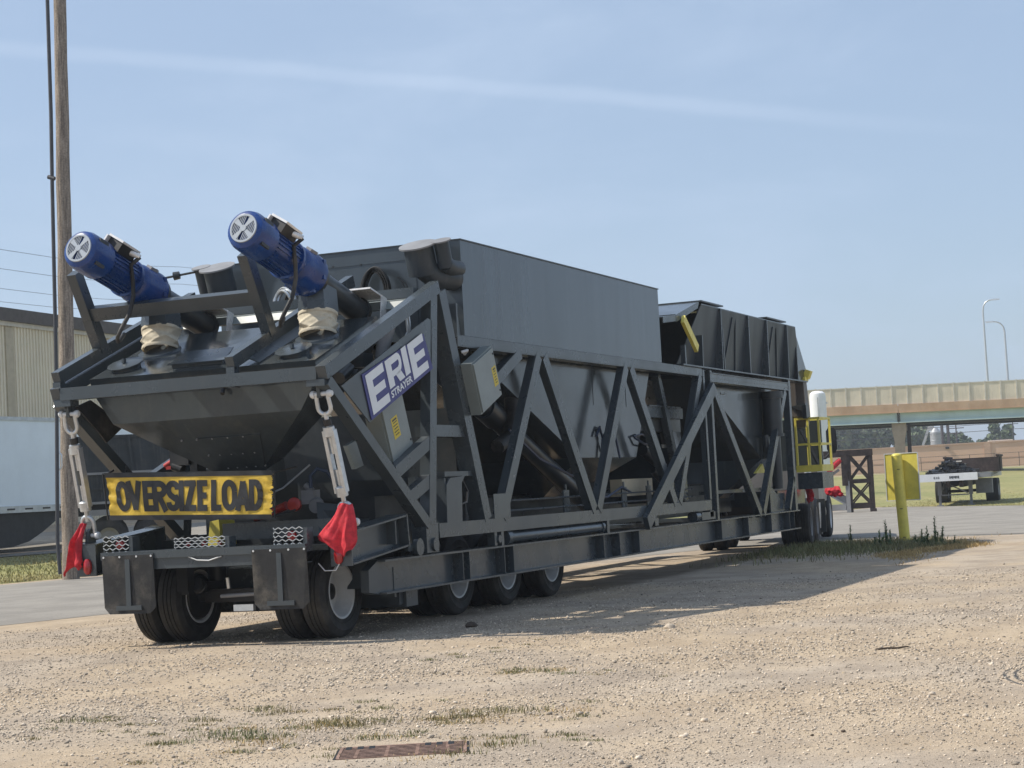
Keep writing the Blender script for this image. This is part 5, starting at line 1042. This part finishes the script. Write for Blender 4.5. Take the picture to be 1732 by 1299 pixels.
# silo with its leg, poles
SI = thing('grain_silo', (277.2, 40.2, 1.4), 'pale grey silo behind the warehouse', 'silo'); MB().lathe([(0, .88), (5.9, .88), (6.6, .3), (6.6, .001)], (0, 0, 0), (0, 0, 1), 24).build('drum', 'silo grey', SI); q = MB(); [q.lathe([(.9 * k, .89), (.9 * k + .08, .92), (.9 * k + .16, .89)], (0, 0, 0), (0, 0, 1), 24) for k in range(1, 7)]; q.build('hoop', 'silo grey', SI); MB().bx(-.3, .3, .2, .9, 6.2, 7.2).build('head_house', 'silo grey', SI)
MB().prof((0, .9, 6.9), (0, 3.4, .5), [(-.15, -.18), (.15, -.18), (.15, .18), (-.15, .18)]).build('elevator_leg', 'silo grey', SI)
for (x, y, h_, r_, lb) in ((237.9, 32.5, 9, .38, 'thick black pole, left of a pair behind the warehouse'), (238.0, 31.8, 9, .36, 'thick black pole, right of a pair behind the warehouse')):
    if y < 32: x, y = 238.1, 31.75
    o = MB().cyl((0, 0, -1), (0, 0, h_), r_ * .62, r_ * .5, 12).build('tall_pole', 'wire'); o.location = (x, y, 1.4); tag(o, lb, 'pole', 'pair of thick poles behind the warehouse')
for i, (x, y, h_, lb) in enumerate(((250, 32.6, 6.2, 'thin utility pole with cross arms just right of the thick pair'), (262, 28.2, 4.4, 'low utility pole in front of the small trees'), (268, 27.2, 7.4, 'thin pole left of the round tree'), (270, 23.0, 7.6, 'thin utility pole at the right of the round tree'))):
    T = thing('distant_pole', (x, y, 1.4), lb, 'pole', 'utility poles behind the warehouse'); MB().cyl((0, 0, -1), (0, 0, h_), .12, .09, 8).build('shaft', 'wire', T); MB().bx(-.05, .05, -1.1, 1.1, h_ - .5, h_ - .38).bx(-.05, .05, -.8, .8, h_ - 1.2, h_ - 1.1).build('cross_arm', 'wire', T)
for i, z in enumerate((7.0, 5.4, 6.2)):
    o = MB().tube([(270, 70 - 20 * k, 1.4 + z - .25 * math.sin(k * 1.3) ** 2 + .2 * i) for k in range(6)], .04, 5).build('power_line', 'wire', None, 60, origin=(270, 70, 1.4 + z)); tag(o, ('highest power line seen under the overpass', 'lowest power line seen under the overpass', 'middle power line seen under the overpass')[i], 'power line', 'power lines behind the warehouse')
# trees
def tree(loc, h, w, label, n=1700):
    T = thing('tree', loc, label, 'tree', 'trees beyond the warehouse'); MB().tube([(0, 0, -.5), (.1, 0, h * .35), (-.05, .1, h * .7)], [.28, .2, .08], 8).tube([(.1, 0, h * .3), (.5, .9, h * .55)], [.12, .05], 6).tube([(.1, 0, h * .35), (-.4, -1, h * .6)], [.12, .05], 6).build('trunk', 'bark', T, 60)
    cl_ = [(rng.normal(0, .33, 3) * np.array([w, w, h * .30]) + np.array([0, 0, h * .60]), rng.uniform(.22, .40) * w) for _ in range(16)]
    vs = []; 
    for k in range(n):
        c_, r_ = cl_[rng.integers(len(cl_))]; dv = rng.normal(0, 1, 3); dv /= np.linalg.norm(dv); p = c_ + dv * r_ * rng.uniform(.6, 1.05); 
        if p[2] < h * .14: p[2] = h * .14 + rng.uniform(0, .6)
        a_ = rng.normal(0, 1, 3); a_ /= np.linalg.norm(a_); b2 = np.cross(a_, rng.normal(0, 1, 3)); b2 /= np.linalg.norm(b2); sz = rng.uniform(.16, .36) * (h / 7)
        vs += [p - a_ * sz - b2 * sz * .7, p + a_ * sz - b2 * sz * .6, p + a_ * sz * .8 + b2 * sz * .7, p - a_ * sz * .9 + b2 * sz * .6]
    o = fast('crown', np.array(vs), np.arange(4 * n).reshape(-1, 4), 'tree leaf'); o.parent = T
for i, (x, y, h, w, lb) in enumerate(((300, 64, 10.5, 4.6, 'leftmost tree under the overpass, beside the white tank'), (302, 60.5, 10.0, 4.2, 'second tree from the left under the overpass'), (303, 57.0, 10.2, 4.4, 'third tree from the left under the overpass'), (304, 53.8, 9.4, 4.2, 'tree just left of the overpass pier'), (305, 49.3, 9.2, 3.8, 'tree just right of the overpass pier'), (305.6, 46.4, 8.6, 3.4, 'tree left of the silo'), (306.5, 43.2, 7.6, 3.0, 'tree close behind the silo'), (306, 68.5, 10.0, 4.6, 'tree mostly hidden behind the white tank'),
    (308, 39.6, 5.6, 2.4, 'small low tree right of the thick poles'), (308.5, 37.4, 5.4, 2.2, 'small low tree left of the round tree'), (308.4, 34.6, 8.4, 3.0, 'round tree standing alone at the right'), (312, 30.4, 4.2, 1.8, 'low bush right of the round tree'))): tree((x, y, 1.4), h, w, lb)

# ------------------------------------------------------------------ ground clutter
GR = thing('drain_grate', (-8.2, -6.05, 0), 'rusty iron drain grate set in the gravel', 'grate'); GR.rotation_euler = (0, 0, R(24))
for k in range(8): MB().bx(-.205 + .058 * k - .011, -.205 + .058 * k + .011, -.36, .36, -.01, .0085).build('bar', 'rust grate', GR)
for y in (-.27, -.09, .09, .27): MB().bx(-.24, .24, y - .010, y + .010, -.012, .0065).build('cross_bar', 'rust grate', GR)
MB().bx(-.25, .25, -.40, .40, -.05, .0025).build('pit_shade', 'skirt black', GR); e = MB()  # black plate at ground level paints the darkness of the pit
for a_ in ((-.255, -.235, -.38, .38), (.235, .255, -.38, .38), (-.235, .235, -.385, -.365), (-.235, .235, .365, .385)): e.bx(a_[0], a_[1], a_[2], a_[3], -.03, .006)
e.build('frame', 'rust grate', GR)
for y in (.33, .26, .19, -.15, -.22, -.29): MB().slab([(.10, y - .018, .009), (.23, y - .018, .009), (.23, y + .018, .009), (.10, y + .018, .009)], (0, 0, .0006)).build('slot_shade', 'skirt black', GR)  # black plates laid over the bars paint the darkness of open slots
o = MB().tube([(0, 0, .012), (.12, -.10, .02), (.24, -.2, .014), (.36, -.24, .024), (.42, -.27, .012)], [.012, .015, .013, .012, .007], 7).tube([(.30, -.22, .02), (.34, -.29, .03)], [.008, .004], 5).build('twig', 'twig bark'); o.location = (-2.42, -7.70, 0); o.rotation_euler = (0, 0, R(-26)); o.scale = (.62, .62, .62); tag(o, 'dark twig lying on the open gravel at the right', 'twig')
def stone(loc, r_, mt, label):
    mb = MB(); n_, m_ = 9, 6
    for i in range(m_ + 1):
        for j in range(n_):
            t_, p_ = math.pi * i / m_, 2 * math.pi * j / n_; k = 1 + random.uniform(-.16, .16); mb.v.append((r_ * 1.3 * k * math.sin(t_) * math.cos(p_), r_ * k * math.sin(t_) * math.sin(p_), r_ * .62 * k * math.cos(t_)))
    for i in range(m_):
        for j in range(n_): mb.f.append((i * n_ + j, i * n_ + (j + 1) % n_, (i + 1) * n_ + (j + 1) % n_, (i + 1) * n_ + j))
    o = mb.build('stone', mt, None, 60); o.location = (loc[0], loc[1], r_ * .35); o.rotation_euler = (0, 0, random.uniform(0, 6)); tag(o, label, 'stone', 'larger stones on the gravel')
stone((1.3, -2.3), .06, 'twig bark', 'dark stone in the shade near the rear axle group'); stone((.45, -4.95), .05, 'pebble', 'pale stone at the edge of the shadow'); stone((-7.6, -8.4), .011, 'twig bark', 'small dark stone at the bottom of the picture, right of the middle'); stone((-7.45, -8.55), .015, 'twig bark', 'larger of two small dark stones at the bottom right')

# loose pebbles, denser close to the viewer
def pebbles(N):
    d = 8.3 * np.exp(rng.uniform(0, 1, N) ** 1.15 * 1.25); a = rng.uniform(-.36, .36, N) + math.atan2(.381, .923)
    x = -18.4 + d * np.cos(a); y = -11.1 + d * np.sin(a)
    dens = np.sin(x * 1.7 + 1.3 * np.sin(y * 1.1)) * .5 + np.sin(y * 2.3 + x * .7) * .5
    keep = (rng.uniform(-1.3, 1.0, N) < dens) & ~((np.abs(x + 8.2) < .36) & (np.abs(y + 6.05) < .44)) & ((.25 * x + .968 * y) < 5.6 + .25 * np.sin(x * 3))
    x, y = x[keep], y[keep]; n = len(x); r_ = .0024 + .0055 * rng.uniform(0, 1, n) ** 3 * (1 + .7 * rng.uniform(0, 1, n)); r_ *= np.clip(np.hypot(x + 18.4, y + 11.1) / 10, .9, 1.6)
    base = np.array([(1, 0, 0), (-1, 0, 0), (0, 1, 0), (0, -1, 0), (0, 0, 1), (0, 0, -1)], float); F_ = np.array([(0, 2, 4), (2, 1, 4), (1, 3, 4), (3, 0, 4), (2, 0, 5), (1, 2, 5), (3, 1, 5), (0, 3, 5)])
    v = base[None] * rng.uniform(.6, 1.4, (n, 6, 1)); v += rng.normal(0, .22, v.shape); t_ = rng.uniform(0, 6.28, n); c_, s_ = np.cos(t_), np.sin(t_)
    vx = v[:, :, 0] * c_[:, None] - v[:, :, 1] * s_[:, None]; vy = v[:, :, 0] * s_[:, None] + v[:, :, 1] * c_[:, None]
    P_ = np.stack([x[:, None] + vx * r_[:, None], y[:, None] + vy * r_[:, None], v[:, :, 2] * r_[:, None] * .7 + r_[:, None] * .25], 2)
    return fast('loose_gravel', P_.reshape(-1, 3), (F_[None] + 6 * np.arange(n)[:, None, None]).reshape(-1, 3), 'pebble', 'stuff')
pebbles(240000)
def cobbles(N):
    d = rng.uniform(8.8, 30, N); a = rng.uniform(-.36, .36, N) + math.atan2(.381, .923); x = -18.4 + d * np.cos(a); y = -11.1 + d * np.sin(a); kp = (.25 * x + .968 * y < 5.4) & ~((np.abs(x + 8.2) < .4) & (np.abs(y + 6.05) < .5)); x, y = x[kp], y[kp]; n = len(x); r_ = .009 + .016 * rng.uniform(0, 1, n) ** 2.5; ico = []
    for k in range(12):
        t_ = math.acos(1 - 2 * (k + .5) / 12); p_ = k * 2.39996; ico.append((math.sin(t_) * math.cos(p_), math.sin(t_) * math.sin(p_), math.cos(t_)))
    import bmesh
    b = bmesh.new(); [b.verts.new(q) for q in ico]; bmesh.ops.convex_hull(b, input=b.verts); b.verts.index_update(); base = np.array([q.co[:] for q in b.verts]); F_ = np.array([[q.index for q in f.verts] for f in b.faces]); b.free()
    v = base[None] * rng.uniform(.7, 1.3, (n, 12, 1)) * rng.uniform(.65, 1.25, (n, 1, 3)); P_ = v * r_[:, None, None]; P_[:, :, 2] *= .7; P_[:, :, 0] += x[:, None]; P_[:, :, 1] += y[:, None]; P_[:, :, 2] += r_[:, None] * .3
    return fast('loose_stones', P_.reshape(-1, 3), (F_[None] + 12 * np.arange(n)[:, None, None]).reshape(-1, 3), 'pebble', 'stuff')
cobbles(1500)
def blades(name, xs, ys, hs, wd, material, lean=.6):
    n = len(xs); t_ = rng.uniform(0, 6.28, n); ln = rng.uniform(.1, lean, n) * hs; la = rng.uniform(0, 6.28, n); z0 = np.array([hgt(a, b) for a, b in zip(xs, ys)])
    dx, dy = np.cos(t_) * wd / 2, np.sin(t_) * wd / 2; ex, ey = np.cos(la) * ln, np.sin(la) * ln
    a = np.stack([xs - dx, ys - dy, z0 - .005], 1); b = np.stack([xs + dx, ys + dy, z0 - .005], 1)
    c = np.stack([xs + dx * .7 + ex * .4, ys + dy * .7 + ey * .4, z0 + hs * .6], 1); e = np.stack([xs - dx * .7 + ex * .4, ys - dy * .7 + ey * .4, z0 + hs * .6], 1)
    f = np.stack([xs + ex, ys + ey, z0 + hs], 1); f2 = np.stack([xs + ex + dx * .1, ys + ey + dy * .1, z0 + hs], 1)
    vs = np.stack([a, b, c, e, f, f2], 1).reshape(-1, 3); k = 6 * np.arange(n)[:, None]
    fs = np.concatenate([k + np.array([[0, 1, 2, 3]]), k + np.array([[3, 2, 5, 4]])])
    o = fast(name, vs, fs, material, 'stuff'); return o
def tufts(cs, per, spread, h, wd, nm, mt, lean=.9):
    xs, ys, hs = [], [], []
    for (x, y, k) in cs:
        n = int(per * k); xs.append(x + rng.normal(0, spread * k, n)); ys.append(y + rng.normal(0, spread * k * 1.5, n)); hs.append(h * rng.uniform(.35, 1.1, n) * k)
    return blades(nm, np.concatenate(xs), np.concatenate(ys), np.concatenate(hs), wd, mt, lean)
spots = [(-6.78, -2.69, .8), (-6.85, -2.9, .5), (-6.81, -3.78, .7), (-6.27, -3.99, .8), (-6.4, -4.2, .5), (-7.71, -4.7, 1.0), (-7.55, -4.4, .9), (-7.6, -4.9, .6), (-7.1, -5.0, 1.0), (-6.95, -5.25, .8), (-6.8, -4.9, .6), (-6.73, -5.69, .8), (-6.5, -5.9, 1.0), (-6.35, -6.1, .8), (-7.0, -5.8, .5), (-3.67, -4.95, .7), (-3.75, -5.2, .6), (-3.97, -5.52, .5), (-8.0, -6.6, .8), (-8.35, -6.5, .7), (-7.77, -6.98, .4), (-8.3, -5.0, .5), (-7.7, -5.6, .7), (-7.3, -4.0, .4), (-7.0, -3.3, .4), (-2.6, -3.6, .5), (-1.2, -4.0, .4), (-6.2, -4.9, .6), (-7.9, -4.3, .6)]
more = [(x + rng.normal(0, .35), y + rng.normal(0, .4), rng.uniform(.2, .5)) for x, y, _ in spots for _ in range(3)]
tufts(spots + more, 120, .085, .055, .006, 'gravel_weeds', 'grass blade'); tufts([(x + rng.normal(0, .15), y + rng.normal(0, .2), k * .9) for x, y, k in spots[5:24]] + more[::3], 110, .12, .04, .005, 'dry_grass', 'dry blade', 1.4)
n = 2600; xs = rng.uniform(-9, 14, n); ys = -11.1 + (xs + 18.4) * rng.uniform(.05, .78, n); kp = (.25 * xs + .968 * ys < 5.2); blades('straw', xs[kp], ys[kp], rng.uniform(.006, .022, kp.sum()), .004, 'dry blade', 4.0)
# rough grass round the guard post
n = 15000; xs = rng.uniform(13.5, 22.6, n); ys = rng.uniform(-5.6, -1.0, n)
edge = -4.4 - .35 * np.sin(xs * 1.1) - .25 * np.sin(xs * 2.7 + 1) + np.clip((14.9 - xs) * 1.1, 0, 4)
kp = (ys > edge) & (rng.uniform(0, 1, n) < np.clip((xs - 15.2) / 4.0, .035, 1)); xs, ys = xs[kp], ys[kp]
blades('rough_grass', xs, ys, rng.uniform(.04, .15, len(xs)), .016, 'grass blade', .9)
n = 6000; xs = rng.normal(17.6, 1.7, n); ys = -4.75 - .35 * np.sin(xs * 1.1) + rng.normal(0, .22, n); blades('dry_fringe', xs, ys, rng.uniform(.02, .08, n), .012, 'dry blade', 1.6)
# lawn blades where the nearer lawn begins
n = 26000; s_ = rng.uniform(-2, 30, n); q_ = 20.7 + rng.uniform(0, 1, n) ** 1.4 * 8; xs, ys = US[0] * s_ + UN[0] * q_, US[1] * s_ + UN[1] * q_; blades('lawn_grass', xs, ys, rng.uniform(.03, .09, n), .03, 'lawn blade', .9)
n = 9000; ys = rng.uniform(-8, 5.2, n); xe = np.interp(ys, [e_[0] for e_ in EDGE], [e_[1] for e_ in EDGE]); xs = xe + .1 + rng.uniform(0, 1, n) ** 1.6 * 24; blades('lawn_grass', xs, ys, rng.uniform(.015, .05, n), .03, 'lawn blade', .9)
# tall weeds: each a leafy stem
def weed(loc, h, label, lean=0):
    T = thing('tall_weed', loc, label, 'weed', 'tall weeds round the yellow post'); top = V((lean, lean * .6, h)); MB().tube([(0, 0, -.02), top * .5 + V((.01, .01, 0)), top], [.012, .010, .005], 6).build('stem', 'weed leaf', T, 60)
    vs = []; stems = [top]
    for k in range(2):
        t2 = V((top.x + random.uniform(-.09, .09), top.y + random.uniform(-.10, .10), h * random.uniform(.4, .8))); MB().tube([(0, 0, -.02), t2 * .5, t2], [.009, .007, .004], 5).build('stem', 'weed leaf', T, 60); stems.append(t2)
    for si, tp2 in enumerate(stems):
        tp2 = np.array(tp2)
        for k in range(int((90 if si == 0 else 45) * h / .4)):
            q = rng.uniform(.02, 1.02); p = tp2 * q + rng.normal(0, .006, 3); a_ = rng.uniform(0, 6.28); ln = rng.uniform(.03, .11) * (1.15 - .45 * q); el = rng.uniform(-.1, 1.25); dv = np.array([math.cos(a_) * math.cos(el), math.sin(a_) * math.cos(el), math.sin(el)]) * ln; sd = np.cross(dv, [0, 0, 1]); sd = sd / np.linalg.norm(sd) * rng.uniform(.006, .016); dr = np.array([0, 0, -.2 * ln])
            vs += [p - sd * .4, p + sd * .4, p + dv * .5 + sd, p + dv * .5 - sd, p + dv * .5 - sd, p + dv * .5 + sd, p + dv + dr + sd * .1, p + dv + dr - sd * .1]
    o = fast('leaf', np.array(vs), np.arange(len(vs)).reshape(-1, 4), 'weed leaf'); o.parent = T; o['kind'] = 'stuff'
for (x, y, h, lean, lb) in ((21.67, -2.2, .40, 0, 'lone tall weed nearest the truck, far left of the yellow post'), (18.6, -3.36, .24, 0, 'short weed at the left edge of the clump left of the post'), (19.45, -3.28, .33, .01, 'medium weed in the clump left of the post'), (19.93, -3.31, .52, 0, 'tallest weed left of the yellow post'), (19.35, -3.52, .33, .02, 'weed nearest the left side of the yellow post'),
    (19.6, -3.96, .22, 0, 'short weed right beside the yellow post'), (18.92, -4.22, .33, 0, 'first medium weed to the right of the yellow post'), (19.08, -4.31, .38, .03, 'leaning weed to the right of the yellow post'), (18.95, -4.48, .56, 0, 'tallest weed right of the yellow post'), (19.3, -4.55, .36, -.05, 'thin weed just right of the tallest one on the right'), (19.21, -4.80, .16, 0, 'smallest weed, farthest right of the yellow post')):
    weed((x, y, 0), h, lb, lean)

# ------------------------------------------------------------------ summer haze: one closed box of thin air round everything
hm = bpy.data.materials.new('haze'); hm.use_nodes = True; hn = hm.node_tree; hn.nodes.clear(); ho = hn.nodes.new('ShaderNodeOutputMaterial'); hv = hn.nodes.new('ShaderNodeVolumePrincipled')
hv.inputs['Color'].default_value = (.86, .92, 1, 1); hv.inputs['Density'].default_value = .00055; hv.inputs['Anisotropy'].default_value = .2; hn.links.new(hv.outputs[0], ho.inputs['Volume']); MT['haze'] = hm
o = MB().bx(-300, 1150, -580, 680, -1.5, 30).build('haze', 'haze', None, 0); o['kind'] = 'stuff'
